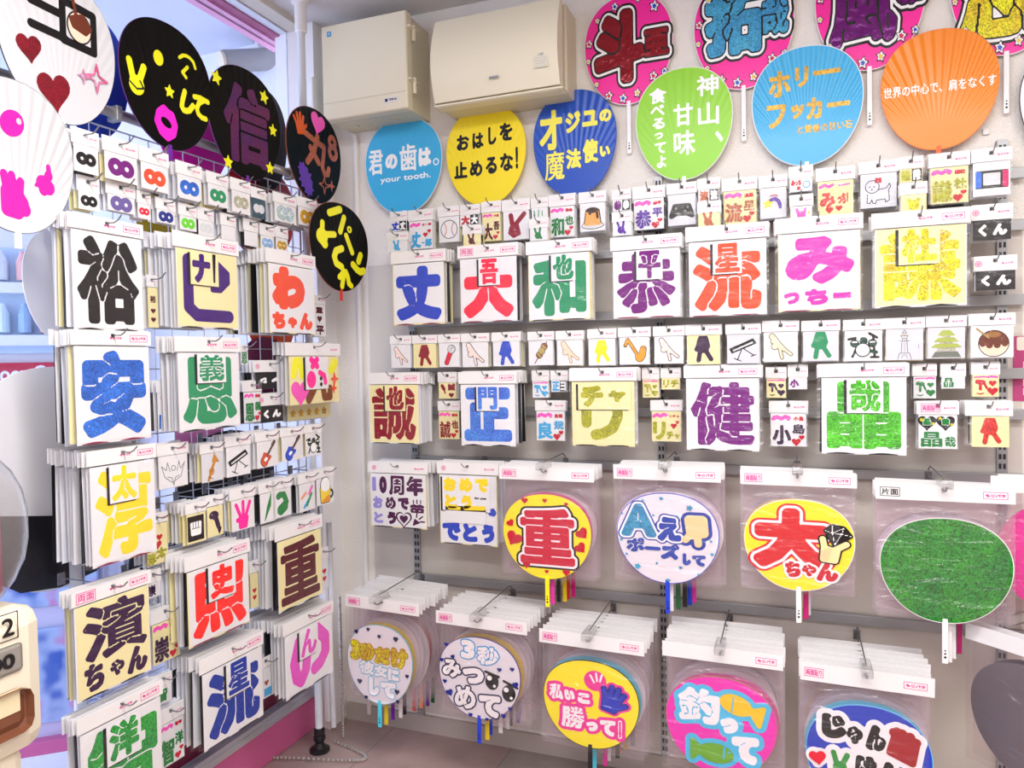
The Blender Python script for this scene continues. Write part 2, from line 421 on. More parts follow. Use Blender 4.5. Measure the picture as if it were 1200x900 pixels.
# shop window: glass between a pink sill board and a striped header
PINKB = plain('pink_board', 'd9699d', .35); PINKL = plain('pink_light_strip', 'f0a3c6', .4); MAG = plain('magenta_strip', 'a83d6c', .4)
bm = bmesh.new(); bx(bm, -1.70, -1.62, -2.9, -.1, 0, .13, .004); struct('trim_3', bm, PINKB)
bm = bmesh.new()
for y0, y1, z0, z1 in ((-1.72, -1.60, .13, .15), (-1.66, -1.64, .15, .165), (-1.62, -1.605, .15, .165)): bx(bm, y0, y1, -2.9, -.1, z0, z1)
struct('window_1_sill', bm, plain('aluminium', 'd3d3da', .3, .6))
struct('window_1_frame', box(-1.70, -1.64, -2.9, -.1, .165, .26), plain('maroon_frame', '6d1638', .4))
glass = film('window_glass', .0, .02, 'f2f6ff', 3., .0)
struct('window_1', box(-1.672, -1.668, -2.9, -.1, .26, 2.478), glass)
for k, (x0, x1, z0, z1, m) in enumerate(((-1.79, -1.762, 2.462, 2.50, PINKL), (-1.762, -1.755, 2.468, 2.50, plain('seal_grey', '8f8b96', .4)), (-1.755, -1.735, 2.466, 2.50, PINKL), (-1.735, -1.70, 2.472, 2.50, MAG),
        (-1.70, -1.667, 2.478, 2.50, plain('white_track', 'efecee', .4)), (-1.667, -1.659, 2.486, 2.50, plain('dark_groove', '2b2a2c', .5)), (-1.659, -1.602, 2.48, 2.50, plain('beige_track', 'd9d0c2', .5)))):
    struct('trim_%d' % (k + 4), box(x0, x1, -2.9, -.02, z0, z1), m)

# ------------------------------------------------------------------ ceiling lamps (out of the frame, above and behind the camera)
def ceiling_light(x, y, rz, w, power, label):
    t = thing('ceiling_light', label, 'lamp', (x, y, CEIL), rz)
    obj('housing', box(-.62, .62, -.16, .16, -.05, 0, .01), t, mat=plain('lamp_housing', 'f2f2f2', .4))
    obj('diffuser', box(-.6, .6, -.14, .14, -.058, -.0505), t, mat=plain('lamp_diffuser', 'fffdf8', .5, emit=1.5))
    l = bpy.data.lights.new('lamp_light', 'AREA'); l.shape = 'RECTANGLE'; l.size = 1.2; l.size_y = w; l.energy = power; l.color = (1, .98, .96)
    o = bpy.data.objects.new('lamp_light', l); COL.objects.link(o); o.parent = t; o.location = (0, 0, -.07)
ceiling_light(-.25, -1.55, 0, .28, LAMP_W, 'long ceiling light above the fan displays')
ceiling_light(.9, -1.5, 0, .28, LAMP_W * .58, 'long ceiling light right of the other in front of the back wall')
ceiling_light(-.3, -2.9, 0, .28, LAMP_W * .85, 'added ceiling light behind the viewer on the window side')  # unseen lamp, added to light the pack fronts
ceiling_light(1.1, -3.1, 0, .28, LAMP_W * .8, 'added ceiling light behind the viewer on the far side')  # another added lamp out of view, also for frontal light

# ------------------------------------------------------------------ builders
def hook(frame, s, z, d, rot, label, group, r=.0016, out=.045, tag_=False, start=.03):
    t = thing('wire_hook', label, 'hook', frame(s, z, start), rot, group)
    L = d + out - start; bm = bmesh.new()
    tube(bm, [(0, 0, 0), (0, -.01, 0), (0, -(L - .022), -.002), (0, -(L - .012), .002), (0, -L, .012)], r, 6)
    o = smooth(obj('wire', bm, t, mat=STEEL))
    bm = bmesh.new(); bx(bm, -.009, .009, .0, .003, -.016, .012, .001)
    obj('bracket', bm, t, mat=STEEL)
    if tag_:
        bm = bmesh.new(); tube(bm, [(0, 0, .016), (0, -.03, .03), (0, -(L - .03), .026)], r * .8, 6); smooth(obj('upper_wire', bm, t, mat=STEEL))
        bm = bmesh.new(); bx(bm, -.013, .013, -(L + .012), -(L - .07), .008, .030, .004)
        obj('tag_holder', bm, t, mat=CLEAR)
    return t

_H = {}
def header_mesh(w, hh, mat=None, t=.0012):
    mat = mat or WHITE; k = (round(w, 3), round(hh, 3), mat.name)
    if k in _H: return _H[k]
    bm = bmesh.new(); q = .005; zc = -.012 if hh > .024 else -hh * .42
    bx(bm, -w / 2, -q, -t, t, -hh, 0); bx(bm, q, w / 2, -t, t, -hh, 0); bx(bm, -q, q, -t, t, zc + q, 0); bx(bm, -q, q, -t, t, -hh, zc - q)
    _H[k] = mesh_of(bm, 'header', mat); return _H[k]

def bag_mesh(w, z0, z1, yf, mat, seed, amp=.0007):
    k = ('bag', round(w, 3), round(z0, 3), round(z1, 3), round(yf, 4), mat.name, seed % 3)
    if k in _H: return _H[k]
    R = random.Random(seed % 3 + 11); bm = bmesh.new(); n = 7; g = []
    for j in range(n):
        row = []
        for i in range(n):
            e = (i in (0, n - 1)) or (j in (0, n - 1))
            row.append(bm.verts.new((-w / 2 + w * i / (n - 1), (-.0006 if e else yf) + R.uniform(-amp, amp) * (0 if e else 1), z0 + (z1 - z0) * j / (n - 1))))
        g.append(row)
    for j in range(n - 1):
        for i in range(n - 1): bm.faces.new((g[j][i], g[j][i + 1], g[j + 1][i + 1], g[j + 1][i]))
    _H[k] = mesh_of(bm, 'bag', mat)
    for p in _H[k].polygons: p.use_smooth = True
    return _H[k]

def sheet_mesh(x0, x1, z0, z1, yf, mat):
    k = ('sh', round(x0, 4), round(x1, 4), round(z0, 4), round(z1, 4), yf, mat.name)
    if k not in _H: _H[k] = mesh_of(box(x0, x1, yf, yf + .0006, z0, z1), 'sheet', mat)
    return _H[k]

def brand(parent, x1, zc, w, frame_):
    sh = [('t', 'もじパラ', .1, .10, .9, .25, .012)]
    if frame_:
        sh += [('s', .012, [(.02, .02), (.98, .02), (.98, .33), (.02, .33), (.02, .02)])]
    o = obj('brand_mark', inked(art(sh, .1, .035, 0, 70, .0003), PINKINK), parent, (x1 - w / 2, -.0013, zc - w * .175)); o.scale = (w / .1, 1, w / .1)
    return o

def put_layers(layers, parent, w, h, cx, z0, y, res, label=None, stretch=False):
    hs = h; h = w if stretch else h
    for i, l in enumerate(layers):
        mat, sh = l[0], l[1]; dil = l[2] if len(l) > 2 else 0.; nm = l[3] if len(l) > 3 else 'lettering'
        sh = sh(h / w) if callable(sh) else sh
        me = art(sh, w, h, dil, res)
        if not me.polygons: continue
        o = obj(nm, inked(me, mat), parent, (cx, y - .0005 * i, z0))
        if stretch: o.scale = (1, 1, hs / w)
        if len(l) > 4: o['label'] = l[4]

def place_box(box_, d, place, center=False):
    x0, y0, x1, y1 = box_
    if place is on_back:
        s0, z1 = on_back(x0, y0, d); s1, z0 = on_back(x1, y1, d)
    else:
        if center: xm = (x0 + x1) / 2; s0, _ = on_rack(x0, (y0 + y1) / 2, d); s1, _ = on_rack(x1, (y0 + y1) / 2, d); return s0, s1, on_rack(xm, y1, d)[1], on_rack(xm, y0, d)[1]
        s1, z1 = on_rack(x1, y0, d); sb, z0 = on_rack(x1, y1, d); s0, _ = on_rack(x0, y0 + .3 * (y1 - y0), d)
    return s0, s1, z0, z1

GROUPS = {}
def stack(name, cat, desc, box_, layers, place=on_back, d=.12, n=3, sp=.012, hh=.2, sheet=None, backs=None, inserts=(), mark=1, res=60, group=None, hookgroup=None, badge=None, hook_=True, tilt=0., trim=0., mx=.045, mb=.03, thick=0., bagmat=None, sx=None, start=.03, header=None, under=True):
    """a hook with a front pack and the packs hanging behind it; desc says what the front sheet shows"""
    s0, s1, z0, z1 = place_box(box_, d, place); w, h = s1 - s0, z1 - z0; sc = (s0 + s1) / 2
    frame, rot = (bw, 0.) if place is on_back else (rw, RROT)
    sheet = sheet or PAPER; H = hh * h; R = random.Random(hash_(desc)); bagmat = bagmat or FILM
    zc = -.012 if H > .024 else -H * .42
    yb = -.0052 if inserts else -.0034
    def body(front, k):
        dd = d - k * sp; jx = 0 if front else R.uniform(-.02, .02) * w; jz = 0 if front else R.uniform(-.004, .003)
        t = thing(name, (desc if front else 'plain pack behind the ' + desc), cat, frame(sc + jx, z1 + jz, dd), rot, (group if front else 'packs behind the ' + desc))
        t.rotation_euler = (0, math.radians(tilt if front else tilt + R.uniform(-1.2, 1.2)), rot + (0 if front else R.uniform(-.008, .008)))
        hd = obj('header_card', header_mesh(w, H, header), t)
        if front or k < 3: obj('clear_bag', bag_mesh(w, -h, -H, yb if front else -.002, bagmat if front else FILMB, hash_(desc) + k), t)
        x0, x1, a0, a1 = -w / 2 + mx * w, w / 2 - mx * w, -h + mb * h, -H - .012 * h
        if sx: x0, x1 = -w / 2 + sx[0] * w, -w / 2 + sx[1] * w
        sm = sheet if front else R.choice(backs or [PAPER, PAPER, CREAM, PAPER, BLACKC, GREYP])
        sh = obj('backing_sheet', sheet_mesh(x0, x1, a0, a1, -.0012, sm), t)
        if not front: return
        if w > .14 and name == 'lettering_pack' and under:
            lo_, le_ = R.uniform(.012, .024) * h, R.uniform(.004, .02) * w; um = R.choice([CREAM, PAPER, PAPER])
            us = obj('second_sheet', sheet_mesh(x0 - le_, x1 + .012 * w, a0 - min(lo_, mb * h - .001) , a1, -.0004, um), t)
            put_layers([(R.choice([BLACKC, BLACKC, BLACKC, plain('wine_card', '8a1740', .5)]), lambda a: [('p', .0, [(.22 + .52 * i + .19 * math.cos(q * math.pi / 8), .001 + .029 * math.sin(q * math.pi / 8)) for q in range(9)]) for i in range(2)], 0, 'dark_scallops')], us, x1 - x0, .03, (x0 + x1) / 2, a0 - min(lo_, mb * h - .001), -.0004, 40)
        put_layers(layers, sh, x1 - x0, a1 - a0, (x0 + x1) / 2, a0, -.0012, res)
        for (u0, v0, u1, v1, cm, il) in inserts:
            W_, H_ = x1 - x0, a1 - a0
            if w > .14 and v1 - v0 > .3: obj('dark_insert_sliver', sheet_mesh(x0 + (u0 - .035) * W_, x0 + (u1 - .05) * W_, a0 + (v0 - .012) * H_, a0 + (v1 - .02) * H_, -.0032, BLACKC), t)  # black sliver showing left of and below the insert
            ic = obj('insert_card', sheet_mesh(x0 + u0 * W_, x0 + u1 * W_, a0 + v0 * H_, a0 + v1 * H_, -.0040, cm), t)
            put_layers(il, ic, (u1 - u0) * W_, (v1 - v0) * H_, x0 + (u0 + u1) / 2 * W_, a0 + v0 * H_, -.0040, res)
        if mark:
            bw_ = min(.34 * w, .042) if mark == 1 else min(.24 * w, .05)
            brand(hd, w / 2 - .05 * w, -H * .52, bw_, mark == 2)
            if mark == 2 and w > .15: brand(hd, w / 2 - .05 * w - bw_ * 1.35, -H * .52, bw_ * .8, False)
        if badge: badge(hd, w, H)
    body(True, 0)
    for k in range(1, n + 1): body(False, k)
    if hook_: hook(frame, sc, z1 + zc + .003, d, rot, 'hook holding the ' + desc, None, start=start if place is on_back else .004)

def hash_(s):
    v = 0
    for ch in s: v = (v * 131 + ord(ch)) % 1000003
    return v

def circle_badge(hd, w, H):
    o = obj('badge', inked(art([('o', .5, .5, .42, .05), ('s', .05, [(.3, .6), (.7, .6)]), ('s', .05, [(.3, .4), (.7, .4)]), ('s', .05, [(.5, .7), (.5, .3)])], .02, .02, 0, 40), PINKINK), hd, (-w / 2 + .11 * w, -.0013, -H * .52 - .008)); o.scale = (.8, 1, .8)
def pink_label(txt, ink=None):
    def f(hd, w, H):
        obj('badge', inked(art([('s', .015, [(.02, .02), (.98, .02), (.98, .5), (.02, .5), (.02, .02)]), ('t', txt, .08, .08, .92, .44, .008)], .045, .024, 0, 70), ink or PINKINK), hd, (-w / 2 + .032, -.0013, -H * .5 - .012))
    return f

def fan_outline(w, h, n=72, low=.10):
    P = []
    for k in range(n):
        t = 2 * math.pi * k / n; c, s = math.cos(t), math.sin(t)
        x = .5 * w * math.copysign(abs(c) ** .93, c) * (1 + low * s) / (1 + low * .12); y = .5 * h * math.copysign(abs(s) ** .97, s)
        P.append((x, y))
    return P
def disc_mesh(w, h, y0, y1, mat, low=.10):
    k = ('disc', round(w, 4), round(h, 4), y0, y1, mat.name, low)
    if k in _H: return _H[k]
    bm = bmesh.new(); P = fan_outline(w, h, low=low)
    A = [bm.verts.new((x, y0, z)) for x, z in P]; B = [bm.verts.new((x, y1, z)) for x, z in P]
    bm.faces.new(A); bm.faces.new(list(reversed(B)))
    for i in range(len(P)): bm.faces.new((A[i], B[i], B[(i + 1) % len(P)], A[(i + 1) % len(P)]))
    bmesh.ops.recalc_face_normals(bm, faces=bm.faces)
    _H[k] = mesh_of(bm, 'disc', mat); return _H[k]
def handle_mesh(z0, z1, w, mat, holes=True):
    k = ('hnd', round(z0, 4), round(z1, 4), w, mat.name)
    if k in _H: return _H[k]
    bm = bmesh.new(); bx(bm, -w / 2, w / 2, -.002, .002, z0, z1, .0012)
    _H[k] = mesh_of(bm, 'handle', mat); return _H[k]

def fan_parts(t, w, h, face, rim, hmat, hl, layers, cx=0., cz=0., res=90, y=0., hw=.013, low=.10, dots=True, rimw=.004):
    obj('rim', disc_mesh(w, h, -.0012, .0012, rim, low), t, (cx, y, cz))
    f = obj('face', disc_mesh(w - rimw, h - rimw, -.0017, -.0013, face, low), t, (cx, y, cz))
    if hl:
        hd = obj('handle', handle_mesh(-h / 2 - hl, -h / 2 + .012, hw, hmat), t, (cx, y + .0002, cz))
        if dots and hl > .05:
            obj('rivet_holes', inked(art([('c', .5, .7, .26), ('c', .5, 1.5, .22), ('c', .5, 2.2, .18)], .011, .03, 0, 30, .0002), BLACKINK), hd, (0, -.0021, -h / 2 - hl + .008))
    put_layers(layers, f, w, h, 0, -h / 2, -.0018, res, None, True)

def wall_fan(label, box_, face, rim, hmat, layers, place=on_back, d=.012, hl=.1, rot=0., yaw=0., group=None, low=.10, cat='hand fan', rimw=.004, hw=.013, name='round_fan', res=100):
    s0, s1, z0, z1 = place_box(box_, d, place, True)
    frame, r = (bw, 0.) if place is on_back else (rw, RROT)
    t = thing(name, label, cat, frame((s0 + s1) / 2, (z0 + z1) / 2, d), 0., group)
    t.rotation_euler = (0, math.radians(rot), r + math.radians(yaw))
    fan_parts(t, s1 - s0, z1 - z0, face, rim, hmat, hl, layers, low=low, rimw=rimw, hw=hw, res=res)
    return t

def fan_stack(desc, box_, fbox, face, rim, hmat, layers, d, n, sp, hl, backs, hh=.115, badge=None, tilt=0., start=.03):
    s0, s1, z0, z1 = place_box(box_, d, on_back); w, h = s1 - s0, z1 - z0; sc = (s0 + s1) / 2; H = hh * h
    f0, f1, g0, g1 = place_box(fbox, d, on_back); fw, fh, fx, fz = f1 - f0, g1 - g0, (f0 + f1) / 2 - sc, (g0 + g1) / 2 - z1
    R = random.Random(hash_(desc))
    for k in range(n + 1):
        front = k == 0; jx = 0 if front else R.uniform(-.006, .006)
        t = thing('fan_pack', desc if front else 'bag behind the ' + desc.replace('bagged ', ''), 'fan pack', bw(sc + jx, z1 + (0 if front else R.uniform(-.003, .004)), d - k * sp), 0, 'front fan packs' if front else 'fan packs behind the ' + desc)
        t.rotation_euler = (0, math.radians(tilt + (0 if front else R.uniform(-.8, .8))), 0 if front else R.uniform(-.01, .01))
        hd = obj('header_card', header_mesh(w, H), t)
        obj('clear_bag', bag_mesh(w, -h, -H, -.005, FILMFAN if front else FILMFB, hash_(desc) + k, .0012), t)
        if front:
            fan_parts(t, fw, fh, face, rim, hmat, hl, layers, fx, fz, res=100)
            brand(hd, w / 2 - .05 * w, -H * .52, .052, True)
            if badge: badge(hd, w, H)
        else:
            c = backs[(k - 1) % len(backs)]
            obj('fan_head', disc_mesh(fw, fh, -.0012, .0012, c[0]), t, (fx, 0, fz))
            obj('handle', handle_mesh(-fh / 2 - hl, -fh / 2 + .012, .013, c[1]), t, (fx + .011 * k * (1 if R.random() < .85 else .6), .0002, fz))
    hook(bw, sc, z1 - .009, d, 0, 'tagged hook above the ' + desc.replace('bagged ', ''), None, r=.0022, out=.045, tag_=True, start=start)
# ------------------------------------------------------------------ wall hardware on the back wall
def rail(z, x0, x1, label, y=.0):
    bm = bmesh.new(); bx(bm, x0, x1, -.028, -.014, z - .014, z + .014, .001)
    o = obj('hook_rail', bm, mat=ZINC); tag(o, label, 'rail')
XS = [-1.243, -.385, .513]
for X, lab in zip(XS, ('slotted steel wall standard near the corner pillar', 'slotted steel wall standard behind the green and blue fans', 'slotted steel wall standard at the right end of the hook rails')):
    bm = bmesh.new(); bx(bm, X - .012, X + .012, -.012, 0, .06, 1.86)
    t = thing('shelf_standard', lab, 'wall standard', (0, 0, 0)); obj('channel', bm, t, mat=ZINC)
    bm = bmesh.new()
    for i in range(70): z = .08 + i * .0254; bx(bm, X - .008, X - .002, -.0128, -.011, z, z + .014); bx(bm, X + .002, X + .008, -.0128, -.011, z, z + .014)
    obj('slots', bm, t, mat=DARKST)
def zb(px, py): return on_back(px, py, .02)[1]
RAILS = [(zb(1192, 203), 'top rail above the small packs'), (zb(709, 298), 'second rail behind the upper large packs'), (zb(724, 370), 'third rail behind the row of picture packs'), (zb(955, 440), 'fourth rail behind the lower large packs'),
         (zb(955, 484), 'fifth rail behind the lower name packs'), (zb(820, 549), 'sixth rail holding the upper bagged fans'), (zb(718, 698), 'lowest rail holding the lower bagged fans')]
for z, lab in RAILS: rail(z, -1.25, .56, 'grey hook rail on the back wall, ' + lab)
bm = bmesh.new(); bx(bm, -1.42, .56, -.003, -.0005, .07, RAILS[1][0] + .02); o = obj('trim_12', bm, mat=PANELM); o['kind'] = 'structure'

# ------------------------------------------------------------------ colours
BLUE = vinyl('2444c0'); RED = vinyl('f01a3c'); GREEN = vinyl('23905f'); PURPLE = vinyl('74127a'); ORANGE = vinyl('f04e2a'); MAGENTA = vinyl('cf36b0')
INDIGO = vinyl('3f0f72'); BLACK = vinyl('0d0c0e'); YELLOW = vinyl('f8d92c'); MAROON = vinyl('5a101d'); DPURP = vinyl('34123f'); PINK = vinyl('f456bb'); HOTP = vinyl('ff1fa0')
REDS = vinyl('c8142e'); CYAN = vinyl('3aa6dc'); GREENS = vinyl('1e7f3c'); BROWN = vinyl('7a3b1c'); WINE = vinyl('8e1028'); NAVY = vinyl('1b2a86'); VIOLET = vinyl('5b2aa0'); SKY = vinyl('4aa9e0')
LIME = vinyl('f4f01e'); SKIN = plain('skin_ink', 'f4d9c0', .5); SKINY = plain('skin_yellow_ink', 'f5dca0', .5); GREYI = plain('grey_ink', '8f9196', .5); LGREY = plain('pale_grey_ink', 'd7d8dc', .5); WHITEI = plain('white_ink', 'fafafa', .4)
GLB = glitter('2f72d8', '1f57b4'); GLB2 = glitter('4a86dd', '3a5fc8'); GLG = glitter('58c52c', '3a9a24', .5); GLO = glitter('b5b32a', '8f8f20', .4); GLY = glitter('dfe01e', 'c9a818', .45); GLR = glitter('c01f2c', 'e0402c', .5)
GLGR = glitter('2f8f26', '1d7a2a', .6); GLD = glitter('8c1226', '6e0c1c', .3); GLT = glitter('3f9fc4', '2f86b8', .4); GLC = glitter('b8623f', '9c4f36', .3); GLGO = glitter('d9a82c', 'b3871e', .4); GLGN = glitter('2f8f4a', '2f9f3a', .4); GLSIL = glitter('b9b7a4', 'a49f80', .3)
DRED = vinyl('8f0f26')

def F(t, r, m=.09, mt=None): return lambda a: [('b', t, m, m if mt is None else mt, 1 - m, a - m, r)]
def box_text(rows): return lambda a: [('t', t, x0, y0 * a, x1, y1 * a, r) for t, x0, y0, x1, y1, r in rows]
INS = lambda t, r, mat, cm=PAPER, u=(.36, .55, .74, 1.0): (u[0], u[1], u[2], u[3], cm, [(mat, lambda a, t=t, r=r: [('b', t, .07, .05, .93, a - .05, r, .03)], 0, 'lettering')])
def bold_text(rows): return lambda a: [('b', t, x0, y0 * a, x1, y1 * a, r, .016) for t, x0, y0, x1, y1, r in rows]
LG = dict(hh=.16, res=90, group=None)

def big(desc, box_, ch, r, mat, d=.155, n=5, ins=(), sheet=None, layers=None, place=on_back, sp=.012, m=.05, mark=2, **kw):
    stack('lettering_pack', 'sticker pack', desc, box_, layers or [(mat, F(ch, r, m), 0, 'lettering')], place, d, n, sp, kw.pop('hh', .16), sheet, None, ins, mark, 110, 'large lettering packs on the back wall' if place is on_back else 'large lettering packs on the grid rack', **kw)

# ------------------------------------------------------------------ large packs, upper row of the back wall
big('large pack with blue 丈 lettering on white', (458, 296, 524, 380), '丈', .075, BLUE, n=6)
big('large pack with bright red 大 and a 吾 card on top', (536, 289, 609, 377), '大', .075, RED, n=6, ins=[INS('吾', .05, RED, u=(.34, .56, .72, 1))], badge=pink_label('両面'))
big('large pack with green 和 and a 也 card on top', (616, 284, 695, 375), '和', .055, GREEN, n=6, ins=[INS('也', .06, GREEN, u=(.38, .58, .78, 1))])
big('large pack with purple 恭 and a 平 card on top', (715, 279, 800, 372), '恭', .044, PURPLE, n=5, ins=[INS('平', .055, PURPLE, u=(.36, .55, .76, 1))])
big('large pack with orange 流 and a 星 card on top', (803, 267, 902, 370), '流', .05, ORANGE, n=4, ins=[INS('星', .045, ORANGE, u=(.32, .55, .7, .98))])
big('large pack with magenta み above small っちー', (908, 257, 1012, 364), '', .04, MAGENTA, n=4, sheet=PAPER, layers=[(MAGENTA, box_text([('み', .08, .33, .94, .95, .06), ('っ', .06, .08, .26, .24, .018), ('ち', .33, .06, .62, .27, .022), ('ー', .68, .13, .9, .21, .015)]), 0, 'lettering')])
big('large pack with yellow green glitter 謙 and a 杜 card', (1021, 251, 1137, 358), '謙', .036, GLY, n=3, sheet=CREAM, ins=[INS('杜', .06, GLY, CREAM, (.26, .52, .72, 1))])

# lower row of large packs
big('large pack with dark red 誠 on cream and a 也 card', (430, 437, 494, 522), '誠', .036, DRED, d=.165, n=8, sheet=CREAM, ins=[INS('也', .06, DRED, CREAM, (.33, .55, .75, 1))])
big('large pack with blue glitter 正 and a 門 card', (537, 436, 607, 524), '正', .068, GLB2, d=.165, n=8, ins=[INS('門', .05, GLB2, PAPER, (.3, .56, .72, .98))])
big('large pack with olive glitter リ under a チャ card', (667, 432, 747, 525), '', .05, GLO, d=.16, n=5, sheet=CREAM, layers=[(GLO, lambda a: [('s', .085, [(.23, a * .75), (.23, a * .35)]), ('s', .085, [(.74, a * .82), (.74, a * .45), (.66, a * .27), (.5, a * .18), (.38, a * .16)])], 0, 'lettering')],
    ins=[(.1, .56, .96, .985, CREAM, [(GLO, lambda a: [('t', 'チ', .05, .05, .48, a - .05, .035), ('t', 'ャ', .58, .14, .9, a - .14, .028)], 0, 'lettering')])])
big('large pack with glossy purple 健 filling the sheet', (801, 429, 893, 530), '健', .042, PURPLE, d=.16, n=4, hh=.14)
big('large pack with green glitter 晶 and a 哉 card', (959, 427, 1066, 535), '晶', .05, GLG, d=.155, n=4, m=.05, ins=[INS('哉', .045, GLG, PAPER, (.3, .53, .74, .99))], hh=.14)

# ------------------------------------------------------------------ small packs
def namecard(c1, c2, mat, small=None, sheet=None):
    "pink ribbon, small red name, one big and one smaller character, two hearts"
    ribbon = lambda a: [('s', .055, [(.07, a - .17), (.18, a - .11), (.3, a - .17), (.42, a - .1), (.52, a - .14)]), ('c', .1, a - .12, .05), ('c', .5, a - .18, .05)]
    return [(PINK, ribbon, 0, 'ribbon_print'), (REDS, lambda a: [('t', small or c1 + c2, .64, a - .23, .93, a - .09, .008)], 0, 'small_name'),
            (mat, lambda a: [('b', c1, .05, .05, .58, a * .64, .028, .016), ('b', c2, .62, a * .38, .96, a * .68, .016, .014)], 0, 'lettering'), (REDS, lambda a: [heart(.72, a * .14, .26), heart(.87, a * .28, .16)], 0, 'heart_print')]
def two(c1, mat, c2=None):
    return [(mat, lambda a: [('t', c1, .06, .1 * a, .5, .92 * a, .03)], 0, 'lettering'), (BLACK, lambda a: [('p', .0, [(.54, .04), (.97, .04), (.97, a * .96), (.54, a * .96)])], 0, 'dark_half'), (WHITEI, lambda a: [('t', c2 or c1, .58, .12 * a, .93, .9 * a, .03)], 0, 'pale_lettering')]
def rab(mat): return [(mat, lambda a: rabbit(.45, a * .42, min(.85, a * .9)), 0, 'rabbit_print')]
def pointing(mat, small=True):
    return [(PINK, lambda a: [('s', .03, [(.08, a - .1), (.5, a - .08)]), ('s', .045, [(.58, a - .1), (.72, a - .07), (.92, a - .1)])], 0, 'ribbon_print'),
            (mat, lambda a: [('s', .10, [(.2, a * .68), (.4, a * .66)]), ('s', .055, [(.3, a * .64), (.3, a * .34)]), ('s', .045, [(.44, a * .62), (.54, a * .4)]), ('s', .025, [(.18, a * .16), (.3, a * .12), (.42, a * .16)]), heart(.76, a * .62, .3), heart(.76, a * .26, .42)], 0, 'hand_and_hearts')]

SMG = 'small packs in the top row of the back wall'
def small(name, desc, b, layers, d=.09, n=2, hh=.27, group=SMG, **kw):
    stack(name, 'sticker pack', desc, b, layers, kw.pop('place', on_back), d, n, kw.pop('sp', .012), hh, kw.pop('sheet', None), kw.pop('backs', None), kw.pop('inserts', ()), kw.pop('mark', 1), kw.pop('res', 56), group, **kw)
N, I = 'name_pack', 'icon_pack'
small(N, 'tiny pack with blue 丈 above a blue rabbit pack', (457, 249, 478, 271), two('丈', BLUE), hh=.45)
small(N, 'tiny pack with a blue rabbit beside the 丈一郎 pack', (453, 273, 479, 295), rab(SKY), d=.12, hh=.42)
small(N, 'small pack with blue 丈一郎 and red hearts', (478, 247, 509, 292), [(PINK, lambda a: [('s', .055, [(.07, a - .17), (.2, a - .11), (.32, a - .17), (.44, a - .12)])], 0, 'ribbon_print'), (REDS, lambda a: [('t', '丈一郎', .55, a - .2, .95, a - .1, .006)], 0, 'small_name'),
      (CYAN, lambda a: [('t', '丈', .04, .05, .5, a * .62, .03), ('t', '一', .52, a * .2, .66, a * .24, .015), ('t', '郎', .68, .08, .96, a * .36, .015)], 0, 'lettering'), (REDS, lambda a: [heart(.7, a * .5, .2), heart(.86, a * .62, .16)], 0, 'heart_print')])
def baseball(): return [(BLACK, lambda a: [('o', .5, a * .5, .4, .014)], 0, 'outline'), (REDS, lambda a: [('s', .012, [(.26, a * .5 + .3), (.36, a * .5 + .12), (.36, a * .5 - .12), (.26, a * .5 - .3)]), ('s', .012, [(.74, a * .5 + .3), (.64, a * .5 + .12), (.64, a * .5 - .12), (.74, a * .5 - .3)])], 0, 'stitches')]
small(I, 'small pack with a white baseball picture', (513, 243, 540, 284), baseball())
small(N, 'tiny pack with red 大 above a brown rabbit pack', (538, 241, 563, 264), two('大', REDS), hh=.45)
small(N, 'tiny pack with a brown rabbit on cream', (542, 265, 565, 288), rab(MAROON), d=.12, hh=.42, sheet=CREAM)
small(N, 'small pack with dark red 大吾 on cream', (564, 237, 588, 283), namecard('大', '吾', MAROON), sheet=CREAM, n=3)
def crossed(mat): return [(mat, lambda a: [('s', .09, [(.3, a * .85), (.36, a * .5), (.45, a * .25)]), ('s', .085, [(.82, a * .88), (.5, a * .55)]), ('p', .06, [(.3, a * .45), (.55, a * .5), (.62, a * .2), (.4, a * .12), (.24, a * .25)])], 0, 'hand_print')]
small(I, 'small pack with a dark red crossed finger hand', (588, 235, 622, 281), crossed(WINE), n=3)
small(N, 'tiny pack with pale green strokes above a green rabbit', (622, 233, 643, 256), [(GLGN, lambda a: [('s', .03, [(.15, a * .75), (.2, a * .3)]), ('s', .03, [(.45, a * .8), (.42, a * .2)]), ('s', .025, [(.65, a * .7), (.66, a * .25)])], 0, 'lettering')], hh=.45)
small(N, 'tiny pack with a green rabbit beside the 和也 pack', (620, 257, 643, 282), rab(GREENS), d=.12, hh=.42)
small(N, 'small pack with green 和也 and red hearts', (643, 229, 675, 278), namecard('和', '也', GREENS), n=3)
def pudding(): return [(BLACK, lambda a: [('p', .05, [(.28, a * .72), (.72, a * .72), (.8, a * .22), (.2, a * .22)]), ell(.5, a * .2, .43, .13)], .015, 'outline'), (LGREY, lambda a: [ell(.5, a * .2, .42, .12)], 0, 'plate_print'),
    (plain('custard_ink', 'e8a453', .5), lambda a: [('p', .04, [(.29, a * .7), (.71, a * .7), (.78, a * .24), (.22, a * .24)])], 0, 'custard_print'), (plain('caramel_ink', '3a1d16', .5), lambda a: [ell(.5, a * .74, .25, .11), ('s', .05, [(.68, a * .7), (.7, a * .48)]), ('s', .05, [(.4, a * .7), (.4, a * .62)])], 0, 'caramel_print')]
small(I, 'small pack with a custard pudding picture', (678, 226, 711, 271), pudding(), n=4)
small(N, 'tiny pack with purple 恭 above a purple rabbit', (717, 223, 740, 247), two('恭', PURPLE), hh=.45)
small(N, 'tiny pack with a purple rabbit on a white card', (717, 249, 741, 276), rab(VIOLET), d=.12, hh=.42)
small(N, 'small pack with violet 恭平 and red hearts', (741, 220, 780, 269), namecard('恭', '平', VIOLET), n=3)
